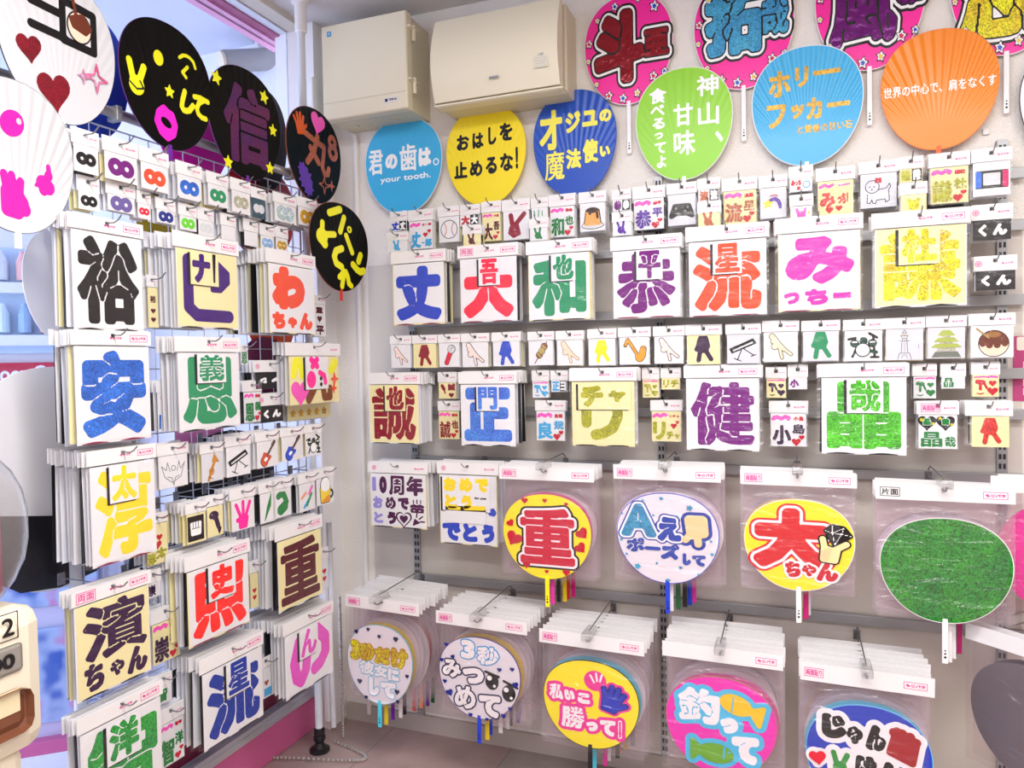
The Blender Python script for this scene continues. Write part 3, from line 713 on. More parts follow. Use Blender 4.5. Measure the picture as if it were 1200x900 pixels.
small(I, 'small pack with a black game controller picture', (781, 216, 817, 264), [(BLACK, lambda a: [('p', .09, [(.25, a * .62), (.75, a * .62), (.88, a * .3), (.68, a * .38), (.32, a * .38), (.12, a * .3)])], 0, 'controller_print'), (GREYI, lambda a: [('c', .3, a * .55, .05), ('c', .62, a * .45, .045), ('c', .72, a * .57, .04)], 0, 'buttons_print')], n=4, sheet=GREYP, hh=.25)
small(N, 'tiny pack with brown 流 above a brown rabbit', (817, 210, 844, 236), two('流', GLC), hh=.45)
small(N, 'tiny pack with an orange brown rabbit on cream', (817, 237, 845, 267), rab(GLC), d=.12, hh=.42, sheet=CREAM)
small(N, 'small pack with copper 流星 and a heart on cream', (846, 210, 888, 262), namecard('流', '星', GLC), n=3, sheet=CREAM)
small(I, 'small pack with a yellow shooting star and purple arc', (889, 207, 923, 256), [(YELLOW, lambda a: [star(.3, a * .48, .2)], 0, 'star_print'), (VIOLET, lambda a: [('s', .07, [(.42, a * .6), (.58, a * .64), (.72, a * .54), (.78, a * .36)])], 0, 'arc_print'), (REDS, lambda a: [('s', .02, [(.4, a * .73), (.55, a * .76), (.68, a * .72)])], 0, 'arc_print')], n=3, sheet=GREYP)
small(N, 'tiny pack with a red name above a pink and yellow pack', (924, 196, 953, 224), [(REDS, lambda a: [('t', 'みっち', .06, .45 * a, .52, .9 * a, .02), ('c', .4, a * .25, .09)], 0, 'lettering'), (SKY, lambda a: [('o', .75, a * .5, .15, .02)], 0, 'outline')], hh=.45)
small(N, 'tiny pack with a pink animal face', (925, 229, 953, 259), [(PINK, lambda a: [('c', .5, a * .4, .2), ('s', .07, [(.36, a * .5), (.3, a * .8)]), ('s', .07, [(.62, a * .5), (.68, a * .8)])], 0, 'animal_print'), (YELLOW, lambda a: [('c', .85, a * .55, .06)], 0, 'dot_print')], d=.12, hh=.42)
small(N, 'small pack with red glitter みっちー and hearts on cream', (956, 198, 1002, 251), [(PINK, lambda a: [('s', .045, [(.07, a - .17), (.2, a - .11), (.32, a - .17), (.42, a - .12)]), ('s', .025, [(.6, a - .15), (.9, a - .13)])], 0, 'ribbon_print'), (GLR, lambda a: [('t', 'み', .06, a * .2, .5, a * .66, .03), ('t', 'っち', .56, a * .3, .8, a * .62, .018), ('s', .02, [(.84, a * .6), (.84, a * .36)]), heart(.33, a * .14, .22), heart(.6, a * .18, .2)], 0, 'lettering')], n=3, sheet=CREAM)
def puppy(): return [(BLACKINK, lambda a: [('o', .33, a * .62, .19, .011), ('s', .011, [(.5, a * .52), (.72, a * .56), (.8, a * .68), (.84, a * .6), (.78, a * .5), (.8, a * .2), (.7, a * .14), (.68, a * .24), (.45, a * .22), (.42, a * .12), (.34, a * .14), (.32, a * .24), (.26, a * .13), (.18, a * .16), (.2, a * .4)]), ('c', .26, a * .62, .02), ('c', .38, a * .62, .02), ('c', .32, a * .54, .022)], 0, 'outline'), (REDS, lambda a: [heart(.46, a * .8, .16, 1.57), heart(.53, a * .8, .16, -1.57)], 0, 'bow_print')]
small(I, 'small pack with an outlined white puppy wearing a red bow', (1006, 191, 1053, 243), puppy(), n=4, sheet=GREYP, hh=.25, res=80)
small(N, 'tiny pack with olive glitter 謙 and a black half', (1053, 185, 1082, 213), two('謙', GLO), hh=.45, sheet=CREAM)
small(N, 'tiny pack with a yellow animal face on cream', (1054, 215, 1087, 248), [(GLY, lambda a: [('c', .5, a * .4, .22), ('c', .32, a * .68, .09), ('c', .68, a * .68, .09)], 0, 'animal_print')], d=.12, hh=.4, sheet=CREAM)
small(N, 'small pack with olive glitter 謙杜 and red hearts', (1088, 181, 1137, 238), namecard('謙', '杜', GLO), n=4, sheet=CREAM)
small(I, 'small pack with a blue and red handheld game console', (1138, 176, 1186, 229), [(BLACK, lambda a: [('p', .03, [(.1, a * .25), (.92, a * .25), (.92, a * .72), (.1, a * .72)])], 0, 'console_print'), (vinyl('2b6fe0'), lambda a: [('p', .03, [(.1, a * .27), (.2, a * .27), (.2, a * .7), (.1, a * .7)])], 0, 'grip_print'), (vinyl('d01868'), lambda a: [('p', .03, [(.82, a * .27), (.92, a * .27), (.92, a * .7), (.82, a * .7)])], 0, 'grip_print'), (LGREY, lambda a: [('p', .01, [(.28, a * .32), (.72, a * .32), (.72, a * .66), (.28, a * .66)])], 0, 'screen_print')], n=4)
kun = [(WHITEI, lambda a: [('t', 'く', .14, .12, .36, a - .12, .03), ('t', 'ん', .52, .14, .9, a - .12, .03)], 0, 'lettering')]
small(N, 'black くん pack at the right beside the glitter 謙 pack', (1138, 241, 1187, 281), kun, d=.10, n=3, hh=.42, sheet=BLACKC, badge=circle_badge)
small(N, 'black くん pack at the right under the other くん pack', (1141, 301, 1192, 340), kun, d=.12, n=3, hh=.42, sheet=BLACKC, badge=circle_badge)

# ------------------------------------------------------------------ picture packs, middle row
MG = 'picture packs in the middle row of the back wall'
def pk(mat, ink=None): return [(ink or BLACK, lambda a: pinch(.48, a * .52, .95), .022, 'outline'), (mat, lambda a: pinch(.48, a * .52, .95), 0, 'hand_print')]
def pd(mat): return [(mat, lambda a: peace_down(.48, a * .5, .92), 0, 'hand_print')]
PINKSKIN = plain('pale_pink_ink', 'f6dfd8', .5)
M = dict(d=.12, n=2, hh=.25, group=MG)
small(I, 'pinching hand picture pack nearest the corner pillar', (457, 394, 483, 432), pk(PINKSKIN, MAROON), **M)
small(I, 'dark red downward peace hand pack on cream', (483, 393, 513, 432), pd(WINE), sheet=CREAM, **M)
def mic(): return [(BLACK, lambda a: [('s', .1, [(.38, a * .18), (.56, a * .6)]), ('c', .62, a * .74, .18)], .015, 'outline'), (vinyl('d51f3a'), lambda a: [('s', .095, [(.38, a * .18), (.54, a * .56)])], 0, 'handle_print'), (LGREY, lambda a: [('c', .62, a * .74, .17)], 0, 'grille_print'), (GREYI, lambda a: [('s', .01, [(.5, a * .74), (.74, a * .82)]), ('s', .01, [(.55, a * .64), (.7, a * .9)])], 0, 'grille_lines')]
small(I, 'red microphone picture pack', (513, 392, 540, 431), mic(), **M)
small(I, 'pinching hand pack between the microphone and the blue hand', (540, 391, 574, 431), pk(PINKSKIN), **M)
small(I, 'blue downward peace hand pack on white', (576, 390, 611, 430), pd(BLUE), d=.12, n=4, hh=.25, group=MG)
def dango(): return [(BROWN, lambda a: [('s', .018, [(.25, a * .08), (.75, a * .95)])], 0, 'stick_print'), (BLACK, lambda a: [('c', .64, a * .76, .13), ('c', .54, a * .58, .13), ('c', .44, a * .42, .13)], .012, 'outline'), (vinyl('8a5a2c'), lambda a: [('c', .64, a * .76, .125), ('c', .44, a * .42, .125)], 0, 'dumpling_print'), (vinyl('b9a35a'), lambda a: [('c', .54, a * .58, .125), ('s', .03, [(.36, a * .48), (.5, a * .34)]), ('s', .03, [(.56, a * .8), (.7, a * .68)])], 0, 'sauce_print')]
small(I, 'skewered dumpling picture pack', (618, 389, 650, 429), dango(), **M)
small(I, 'beige outlined pinching hand pack after the dumpling pack', (651, 388, 685, 429), pk(SKIN, vinyl('a88a5a')), **M)
small(I, 'yellow downward peace hand pack', (688, 386, 723, 429), pd(vinyl('ffe31a')), d=.12, n=3, hh=.25, group=MG)
def sax(): return [(BLACK, lambda a: [('s', .05, [(.2, a * .7), (.28, a * .9), (.36, a * .78), (.62, a * .32)]), ('c', .68, a * .25, .14), ('s', .1, [(.76, a * .3), (.8, a * .56)])], .014, 'outline'), (vinyl('eaa02c'), lambda a: [('s', .045, [(.21, a * .72), (.28, a * .9), (.36, a * .78), (.62, a * .32)]), ('c', .68, a * .25, .135), ('s', .095, [(.76, a * .3), (.8, a * .56)])], 0, 'saxophone_print'), (vinyl('9c5a14'), lambda a: [('c', .46, a * .6, .02), ('c', .52, a * .5, .02), ('c', .58, a * .42, .02), ('s', .012, [(.7, a * .6), (.9, a * .58)])], 0, 'key_print')]
small(I, 'golden saxophone picture pack', (724, 384, 763, 428), sax(), d=.12, n=4, hh=.25, group=MG)
small(I, 'pinching hand pack after the saxophone pack', (765, 383, 803, 427), pk(PINKSKIN, vinyl('2c2434')), **M)
small(I, 'dark purple downward peace hand pack on cream', (803, 381, 846, 428), pd(DPURP), sheet=CREAM, **M)
def keyb(): return [(BLACK, lambda a: [('p', .03, [(.1, a * .5), (.16, a * .38), (.88, a * .7), (.8, a * .82)]), ('s', .014, [(.46, a * .5), (.32, a * .12)]), ('s', .014, [(.5, a * .52), (.82, a * .28)]), ('s', .014, [(.22, a * .18), (.44, a * .08)]), ('s', .014, [(.74, a * .24), (.9, a * .3)])], 0, 'keyboard_print'), (LGREY, lambda a: [('p', .0, [(.17, a * .46), (.2, a * .42), (.82, a * .7), (.79, a * .75)])], 0, 'keys_print')]
small(I, 'black electronic keyboard picture pack on the back wall', (850, 380, 892, 427), keyb(), sheet=GREYP, **M)
small(I, 'olive outlined pinching hand pack after the keyboard pack', (893, 377, 937, 425), pk(SKIN, vinyl('4c5a2a')), **M)
small(I, 'green downward peace hand pack', (939, 376, 985, 424), pd(GREEN), sheet=GREYP, **M)
def drums(c): return [(BLACK, lambda a: [('c', .48, a * .36, .2), ('c', .26, a * .58, .11), ('c', .5, a * .66, .1), ('c', .74, a * .58, .11), ('s', .025, [(.66, a * .9), (.86, a * .76)]), ('s', .025, [(.1, a * .72), (.28, a * .76)]), ('s', .02, [(.76, a * .84), (.8, a * .12)]), ('s', .02, [(.7, a * .12), (.9, a * .12)]), ('s', .02, [(.2, a * .14), (.3, a * .4)])], .012, 'outline'), (c, lambda a: [('c', .26, a * .58, .1), ('c', .74, a * .58, .1), ('c', .5, a * .66, .09), ('s', .05, [(.7, a * .32), (.84, a * .28)])], 0, 'tom_print'), (WHITEI, lambda a: [('c', .48, a * .36, .18), ('s', .02, [(.2, a * .62), (.32, a * .62)]), ('s', .02, [(.68, a * .62), (.8, a * .62)])], 0, 'drum_skin_print')]
small(I, 'dark green drum kit picture pack on the back wall', (988, 375, 1036, 424), drums(vinyl('1f4a3a')), **M)
def tower(): return [(GREYI, lambda a: [('s', .012, [(.5, a * .97), (.44, a * .86), (.56, a * .86), (.5, a * .97)]), ('s', .012, [(.4, a * .8), (.6, a * .8), (.56, a * .7), (.44, a * .7), (.4, a * .8)]), ('s', .012, [(.44, a * .68), (.41, a * .22)]), ('s', .012, [(.56, a * .68), (.59, a * .22)]), ('s', .012, [(.36, a * .62), (.64, a * .62)]), ('s', .012, [(.36, a * .22), (.64, a * .22), (.68, a * .03)]), ('s', .012, [(.36, a * .22), (.32, a * .03)]), ('s', .01, [(.42, a * .06), (.46, a * .16), (.54, a * .16), (.58, a * .06)]), ('s', .008, [(.5, a * .66), (.5, a * .24)]), ('s', .008, [(.88, a * .5), (.88, a * .36)])], 0, 'tower_print'), (GLGO, lambda a: [('s', .014, [(.46, a * .78), (.54, a * .78)])], 0, 'gold_print')]
small(I, 'grey line drawing of a tower picture pack', (1036, 373, 1084, 423), tower(), sheet=GREYP, **M)
def castle(): return [(plain('castle_grey_ink', '6e7468', .5), lambda a: [('p', 0, [(.2, a * .22), (.8, a * .22), (.9, a * .03), (.1, a * .03)])], 0, 'stone_print'), (plain('castle_green_ink', 'aab84a', .5), lambda a: [('p', .01, [(.1, a * .36), (.9, a * .36), (.78, a * .46), (.22, a * .46)]), ('p', .01, [(.18, a * .54), (.82, a * .54), (.7, a * .66), (.3, a * .66)]), ('p', .01, [(.28, a * .74), (.72, a * .74), (.6, a * .9), (.4, a * .9)])], 0, 'roof_print'), (GLSIL, lambda a: [('p', 0, [(.24, a * .24), (.76, a * .24), (.74, a * .34), (.26, a * .34)]), ('p', 0, [(.32, a * .47), (.68, a * .47), (.66, a * .53), (.34, a * .53)]), ('p', 0, [(.38, a * .67), (.62, a * .67), (.6, a * .73), (.4, a * .73)])], 0, 'wall_print')]
small(I, 'green roofed castle picture pack', (1085, 371, 1133, 421), castle(), sheet=GREYP, **M)
def takoyaki(): return [(BLACK, lambda a: [('c', .54, a * .44, .35)], .016, 'outline'), (SKIN, lambda a: [('c', .54, a * .44, .345)], 0, 'ball_print'), (plain('sauce_ink', '6a2c17', .4), lambda a: [('p', .03, [(.54 + .32 * math.cos(t), a * .44 + .32 * math.sin(t)) for t in [math.pi * k / 12 for k in range(13)]]), ('c', .28, a * .42, .07), ('c', .44, a * .38, .08), ('c', .62, a * .38, .08), ('c', .8, a * .42, .07)], 0, 'sauce_print'), (plain('flake_ink', '9a6a34', .5), lambda a: [ell(.54, a * .72, .17, .08)], 0, 'flake_print'), (vinyl('b59a5c'), lambda a: [('s', .02, [(.14, a * .92), (.42, a * .62)])], 0, 'pick_print')]
small(I, 'octopus dumpling ball picture pack at the right end', (1135, 368, 1190, 420), takoyaki(), d=.12, n=4, hh=.26, group=MG)

# ------------------------------------------------------------------ small packs between the lower large ones
LGp = 'small packs between the lower large packs'
L_ = dict(group=LGp, d=.10, n=2)
small(N, 'tiny dark red 誠 pack above the 誠也 pack', (513, 436, 536, 468), [(DRED, lambda a: [('t', '誠', .52, a * .5, .95, a * .95, .02), ('s', .09, [(.2, a * .8), (.3, a * .6)]), ('s', .04, [(.3, a * .6), (.36, a * .35)]), heart(.72, a * .22, .3)], 0, 'lettering')], hh=.38, sheet=CREAM, **L_)
small(N, 'small pack with dark red 誠也 half behind the 正 pack', (513, 470, 540, 516), namecard('誠', '也', DRED), sheet=CREAM, hh=.25, **L_)
small(N, 'tiny pack with a light blue hand and hearts', (623, 434, 644, 467), pointing(CYAN), hh=.38, **L_)
small(N, 'tiny pack with light blue 正 characters', (645, 434, 666, 460), two('正', CYAN, 'ヨ'), hh=.45, **L_)
small(N, 'small pack with light blue 良規 and pink hearts', (627, 469, 664, 518), namecard('良', '規', CYAN), hh=.25, **L_)
small(N, 'tiny pack with an olive hand and hearts on cream', (752, 431, 773, 467), pointing(GLO), hh=.38, sheet=CREAM, **L_)
small(N, 'tiny pack with olive リチ characters', (774, 431, 798, 457), [(GLO, lambda a: [('t', 'リ', .08, .1, .42, a - .1, .03), ('t', 'チ', .5, .1, .92, a - .1, .03)], 0, 'lettering')], hh=.45, sheet=CREAM, **L_)
small(N, 'small pack with olive リチャ and red hearts', (762, 469, 800, 519), [(PINK, lambda a: [('s', .055, [(.07, a - .17), (.18, a - .11), (.3, a - .17), (.42, a - .1), (.5, a - .14)])], 0, 'ribbon_print'), (REDS, lambda a: [('t', 'リチャ', .6, a - .22, .95, a - .12, .006), heart(.75, a * .52, .22), heart(.88, a * .64, .14)], 0, 'heart_print'), (GLO, lambda a: [('t', 'リ', .04, .06, .48, a * .66, .04), ('t', 'チ', .5, .08, .74, a * .34, .02), ('t', 'ャ', .78, .1, .95, a * .26, .012)], 0, 'lettering')], sheet=CREAM, hh=.25, **L_)
small(N, 'tiny pack with a purple hand and violet hearts', (897, 430, 922, 467), pointing(DPURP), hh=.36, sheet=CREAM, **L_)
small(N, 'tiny pack with purple 小 on white', (923, 428, 947, 457), [(PURPLE, lambda a: [('t', '小', .06, .1, .56, a - .1, .04)], 0, 'lettering')], hh=.48, **L_)
small(N, 'small pack with purple 小島 and red hearts', (901, 470, 947, 525), namecard('小', '島', DPURP), hh=.25, **L_)
small(N, 'tiny pack with a green hand and green hearts', (1069, 427, 1098, 468), pointing(GREENS), hh=.34, **L_)
small(N, 'tiny pack with green 晶 on white', (1102, 426, 1132, 456), [(GREENS, lambda a: [('b', '晶', .08, .06, .52, a - .06, .04, .03)], 0, 'lettering')], hh=.5, **L_)
small(N, 'tiny pack with a red hand and red hearts on cream', (1138, 425, 1172, 466), pointing(REDS), hh=.34, sheet=CREAM, **L_)
def badges(): return [(GREENS, lambda a: [('b', '晶', .06, .05, .62, a * .5, .03, .02), ('b', '哉', .68, .06, .96, a * .36, .02, .015)], 0, 'lettering'), (BLACK, lambda a: [heart(.22, a * .78, .5), heart(.7, a * .78, .5)], 0, 'heart_badges'), (GLY, lambda a: [('c', .08, a * .86, .05), ('c', .38, a * .74, .04), ('c', .86, a * .72, .04), ('c', .56, a * .9, .04)], 0, 'dot_print'), (WHITEI, lambda a: [('t', '晶', .12, a * .7, .32, a * .9, .02), ('t', '哉', .6, a * .7, .8, a * .9, .02)], .012, 'pale_outline'), (GREENS, lambda a: [('t', '晶', .12, a * .7, .32, a * .9, .016), ('t', '哉', .6, a * .7, .8, a * .9, .016)], 0, 'badge_lettering')]
small(N, 'small pack with two black heart badges over green 晶哉', (1074, 470, 1124, 528), badges(), hh=.27, badge=pink_label('両面貼り'), group=LGp, d=.13, n=3, res=80)
small(I, 'red glitter downward peace hand pack at the lower right', (1131, 471, 1187, 526), pd(GLR), sheet=CREAM, hh=.3, group=LGp, d=.13, n=5, sx=(.14, .92))

# ------------------------------------------------------------------ congratulation packs
def anniv(): return [(vinyl('4e0f48'), lambda a: [('t', '0', .16, a * .62, .3, a * .95, .02), ('b', '周', .34, a * .6, .62, a * .97, .022), ('b', '年', .66, a * .6, .96, a * .97, .024), ('b', 'め', .27, a * .33, .46, a * .56, .02), ('t', 'で', .5, a * .33, .7, a * .56, .02), ('t', 'う', .3, a * .04, .46, a * .28, .02),
        ('s', .022, [(.74, a * .4), (.79, a * .42), (.84, a * .4), (.89, a * .42), (.95, a * .4)]), ('s', .02, [(.74, a * .34), (.79, a * .36), (.84, a * .34), (.89, a * .36), (.95, a * .34)]), ('s', .015, [(.74, a * .3), (.95, a * .3)]), ('s', .01, [(.78, a * .46), (.78, a * .52)]), ('s', .01, [(.845, a * .46), (.845, a * .53)]), ('s', .01, [(.91, a * .46), (.91, a * .52)]),
        ('p', .01, [(.77, a * .05), (.8, a * .16), (.88, a * .1)]), ('s', .012, [(.83, a * .2), (.84, a * .27)]), ('s', .012, [(.88, a * .17), (.94, a * .22)]), ('s', .012, [(.9, a * .12), (.97, a * .12)]),
        heart(.6, a * .155, .3), ('-', heart(.6, a * .155, .24)), heart(.6, a * .155, .15)], 0, 'lettering'),
    (plain('pale_lilac_ink', '9a8fd8', .4), lambda a: [('t', '1', .03, a * .66, .1, a * .93, .02), ('t', 'お', .04, a * .33, .22, a * .56, .014), ('t', 'と', .05, a * .05, .22, a * .26, .014)], 0, 'pale_lettering')]
stack('lettering_pack', 'sticker pack', 'congratulation pack with dark purple anniversary lettering and a cake', (431, 541, 503, 622), anniv(), on_back, .17, 7, .014, .16, PAPER, [PAPER, PAPER, GREYP], (), 1, 110, 'congratulation packs', None, circle_badge)
stack('lettering_pack', 'sticker pack', 'congratulation pack with yellow おめでとう over blue lettering', (512, 541, 586, 643), [(BLUE, box_text([('で', .03, .03, .36, .3, .03), ('と', .4, .03, .66, .3, .03), ('う', .74, .03, .96, .3, .03), ('め', .86, .42, 1.0, .54, .02)]), 0, 'lettering')], on_back, .17, 5, .014, .14, PAPER, [PAPER, PAPER, GREYP],
      [(.1, .3, .82, .55, PAPER, [(YELLOW, lambda a: [('s', .04, [(.1, a * .86), (.35, a * .86)]), ('s', .05, [(.5, a * .9), (.95, a * .94)])], 0, 'lettering')]), (.05, .48, .9, .99, PAPER, [(YELLOW, box_text([('お', .03, .55, .3, .95, .028), ('め', .36, .55, .64, .95, .028), ('で', .7, .56, .97, .95, .028), ('と', .05, .06, .3, .45, .028), ('う', .4, .06, .62, .45, .028)]), 0, 'lettering'), (BLACKINK, box_text([('for you', .68, .34, .92, .42, .004)]), 0, 'small_print')])], 1, 80, 'congratulation packs', None, circle_badge)
# ------------------------------------------------------------------ bagged fans on the lower hooks of the back wall
FY = plain('fan_yellow', 'fdf01e', .35); FW = plain('fan_white', 'ecebf0', .35); FP = plain('fan_pink', 'f02db8', .35); FB = plain('fan_blue', '1e3fbe', .35); FG = GLGR
def pl(n, c): return plain('plastic_' + n, c, .35)
PB, PW, PK_, PG, PYe, PR, PO, PPu, PBk, PCy, PMg = pl('blue', '1f3fd0'), pl('white', 'f4f2f4'), pl('pink', 'e83aa8'), pl('green', '1d5c34'), pl('yellow', 'e8c81e'), pl('red', 'cf2f2f'), pl('orange', 'f07f1e'), pl('purple', '6a1f9a'), pl('black', '1c1a1e'), pl('cyan', '4fd0e8'), pl('magenta', 'd0187c')
def bk(*ms): return [(pl('fan_back_%s' % m.name, 'f0eef2') if False else m, m) for m in ms]
SH = lambda *pts: [heart(x, y, s, r) for x, y, s, r in pts]
zf = lambda a: [('b', '重', .2, .17, .82, .84, .03, .013)]
fan_stack('bagged yellow round fan with big red 重 and hearts', (585, 546, 698, 685), (589, 577, 694, 683), FY, FY, FY,
    [(BLACK, zf, .048, 'black_outline'), (WHITEI, zf, .026, 'white_outline'), (vinyl('cf1236'), zf, .0, 'lettering'), (REDS, lambda a: SH((.26, .92, .07, 0), (.49, .93, .05, 0), (.73, .9, .04, 0), (.09, .64, .09, .6), (.13, .46, .19, -.5), (.9, .57, .14, .7), (.88, .4, .13, .7), (.27, .15, .08, 0), (.5, .09, .04, 0), (.72, .1, .08, 0)), 0, 'heart_print')],
    .235, 5, .022, .085, [(PK_, PK_), (PW, PBk), (PW, PYe), (PW, PR), (PMg, PMg)], badge=pink_label('両面貼り'))
ff = lambda *r: (lambda a: [('b', t, x0, y0, x1, y1, rr, .01) for t, x0, y0, x1, y1, rr in r])
aa = ff(('A', .05, .5, .4, .87, .03)); ee = ff(('え', .41, .47, .64, .74, .024)); po = ff(('ポ', .1, .33, .28, .49, .016), ('ー', .28, .36, .44, .40, .02), ('ズ', .44, .27, .62, .44, .018), ('し', .65, .22, .73, .35, .014), ('て', .74, .22, .87, .34, .014))
hd_ = lambda a: [('p', .05, [(.72, .72), (.84, .72), (.85, .58), (.74, .56)]), ('s', .035, [(.74, .58), (.68, .5)]), ('s', .036, [(.79, .58), (.8, .46)])]
stars = lambda a: [star(x, y, s, .3) for x, y, s in ((.27, .91, .018), (.45, .94, .024), (.72, .85, .035), (.06, .75, .015), (.37, .75, .017), (.6, .75, .02), (.92, .5, .017), (.05, .46, .02), (.93, .36, .022), (.1, .3, .017), (.21, .17, .035), (.4, .22, .017), (.63, .19, .024), (.8, .13, .017), (.51, .04, .024))]
fan_stack('bagged white round fan reading Aえ ポーズして in blue', (719, 545, 846, 692), (722, 575, 844, 689), FW, PB, PB,
    [(vinyl('2340a8'), lambda a: aa(a) + ee(a) + hd_(a), .034, 'blue_outline'), (WHITEI, lambda a: aa(a) + ee(a), .02, 'white_outline'), (GLT, aa, 0, 'lettering'), (vinyl('2348b0'), lambda a: ee(a) + po(a), 0, 'lettering'), (SKINY, hd_, 0, 'hand_print'), (GLT, stars, 0, 'star_print')],
    .235, 5, .022, .085, [(PW, PW), (PW, PG), (PW, PBk), (PW, PB), (PK_, PK_)], badge=pink_label('両面貼り'))
da = lambda a: [('t', '大', .09, .24, .78, .9, .055)]
ch = ff(('ち', .38, .15, .52, .32, .018), ('ゃ', .53, .17, .66, .3, .016), ('ん', .66, .13, .85, .33, .018))
hnd = lambda a: [('p', .03, [(.72, .37), (.82, .36), (.84, .46), (.73, .49)]), ('s', .028, [(.735, .48), (.715, .59)]), ('s', .03, [(.8, .46), (.92, .54)])]
dia = lambda a: [('p', .006, [(.74, .68), (.8, .735), (.9, .715), (.96, .63), (.82, .53)])]
fan_stack('bagged yellow round fan with big red 大 and a diamond ring hand', (868, 551, 1005, 702), (871, 582, 1003, 698), FY, PW, PW,
    [(vinyl('e01f2c'), da, .05, 'red_outline'), (WHITEI, da, .028, 'white_outline'), (vinyl('d8141e'), da, 0, 'lettering'), (WHITEI, ch, .022, 'white_outline'), (vinyl('d0182a'), ch, 0, 'lettering'), (BLACK, lambda a: hnd(a) + dia(a), .014, 'outline'), (SKINY, hnd, 0, 'hand_print'), (WHITEI, lambda a: [('s', .004, [(.74, .68), (.8, .655), (.88, .65), (.96, .63)]), ('s', .004, [(.8, .735), (.8, .655), (.82, .53), (.88, .65), (.9, .715), (.8, .655)])], 0, 'facet_lines')],
    .235, 3, .022, .085, [(PYe, PYe), (PW, PMg), (PW, PW)], badge=pink_label('両面貼り'))
fan_stack('bagged plain round fan covered in green glitter', (1026, 566, 1190, 738), (1030, 603, 1189, 738), GLGR, PW, PW, [], .25, 4, .02, .10, [(PW, PW), (PW, PW), (PW, PG), (PW, PMg)], badge=pink_label('片面', BLACKINK))
# lower row
dk = plain('navy_ink', '1d2450', .4); LBL = plain('pale_blue_ink', '8fcbe4', .4)
hrt = lambda *p: (lambda a: [heart(x, y, s, r) for x, y, s, r in p])
t1 = ff(('3', .06, .52, .2, .76, .02), ('秒', .2, .52, .42, .74, .014), ('だ', .43, .52, .66, .72, .018), ('け', .68, .5, .92, .74, .018)); t2 = ff(('彼', .2, .36, .42, .52, .012), ('女', .43, .35, .62, .5, .014), ('に', .63, .33, .8, .48, .018)); t3 = ff(('し', .34, .1, .5, .33, .025), ('て', .52, .1, .75, .3, .025))
fan_stack('bagged pale fan with gold and light blue lettering, nearest the pillar', (405, 697, 494, 834), (408, 728, 487, 832), FW, pl('sky', '7ac4e0'), PCy,
    [(GLGO, t1, .014, 'gold_outline'), (LBL, lambda a: t2(a) + t3(a), .014, 'blue_outline'), (GLY, t1, 0, 'lettering'), (WHITEI, lambda a: t2(a) + t3(a), 0, 'pale_lettering'), (dk, hrt((.15, .88, .06, .3), (.33, .93, .05, 0), (.5, .86, .05, 0), (.75, .86, .07, 0), (.92, .42, .05, 0), (.2, .25, .07, 0), (.77, .2, .07, 0), (.78, .08, .05, 0), (.3, .06, .05, 0)), 0, 'heart_print')],
    .30, 8, .026, .075, [(PYe, PYe), (PW, PPu), (PW, PW), (PW, PBk), (PR, PR), (PW, PO), (PW, PPu), (PW, PG)], badge=pink_label('両面貼り'), tilt=1.5)
u1 = ff(('3', .28, .72, .45, .95, .02), ('秒', .48, .68, .74, .9, .016)); u2 = ff(('み', .05, .46, .28, .68, .014), ('つ', .3, .42, .56, .62, .024), ('め', .2, .1, .46, .38, .014), ('て', .5, .05, .76, .32, .026))
eyes = lambda a: [ell(.66, .49, .08, .1), ell(.86, .38, .08, .1)]
fan_stack('bagged white fan reading 3秒みつめて with two eyes', (511, 716, 620, 858), (515, 741, 613, 851), FW, pl('indigo', '2a2f9a'), PB,
    [(SKY, u1, .015, 'blue_outline'), (dk, u2, .018, 'navy_outline'), (WHITEI, lambda a: u1(a) + u2(a), 0, 'pale_lettering'), (BLACK, lambda a: eyes(a) + [('s', .014, [(.58, .6), (.74, .56)]), ('s', .014, [(.8, .52), (.96, .46)])], 0, 'eye_print'), (WHITEI, lambda a: [('c', .63, .53, .03), ('c', .69, .44, .018), ('c', .83, .42, .03), ('c', .89, .33, .018)], 0, 'eye_glint_print'), (NAVY, hrt((.1, .86, .05, 0), (.18, .72, .05, .4), (.04, .66, .05, 0), (.9, .68, .05, 0), (.94, .5, .07, .3), (.08, .4, .05, 0), (.14, .27, .09, .5), (.4, .04, .05, 0), (.6, .02, .04, 0), (.8, .1, .06, 0), (.88, .2, .05, 0), (.75, .65, .05, 0)), 0, 'heart_print')],
    .30, 8, .026, .075, [(PYe, PYe), (PW, PB), (PW, PW), (PW, PW), (PBk, PBk), (PW, PPu), (PW, PW), (PW, PB)], badge=pink_label('両面貼り'), tilt=1.2)
v1 = ff(('私', .07, .5, .22, .68, .012), ('い', .23, .51, .34, .63, .018), ('こ', .37, .5, .5, .62, .018), ('勝', .2, .2, .44, .45, .014), ('っ', .46, .2, .58, .31, .016), ('て', .6, .18, .76, .36, .018), ('!', .79, .17, .82, .38, .018))
hv = lambda a: open_hand(.72, .58, .36, -.25)
fan_stack('bagged yellow fan reading 勝って with a blue open hand', (632, 737, 757, 897), (637, 767, 752, 887), FY, PBk, PBk,
    [(vinyl('f0389c'), lambda a: v1(a) + hv(a) + [('c', .55, .78, .08)], .035, 'pink_outline'), (WHITEI, lambda a: v1(a) + [('s', .01, [(.5, .84), (.54, .76)]), ('s', .01, [(.56, .87), (.57, .78)]), ('s', .01, [(.62, .86), (.6, .78)])], 0, 'lettering'), (NAVY, hv, .012, 'outline'), (vinyl('2438c0'), hv, 0, 'hand_print')],
    .31, 7, .028, .075, [(PCy, PCy), (PW, PK_), (PW, PW), (PW, PBk), (PO, PO), (PW, PYe), (PW, PG)], badge=pink_label('両面貼り'), tilt=1)
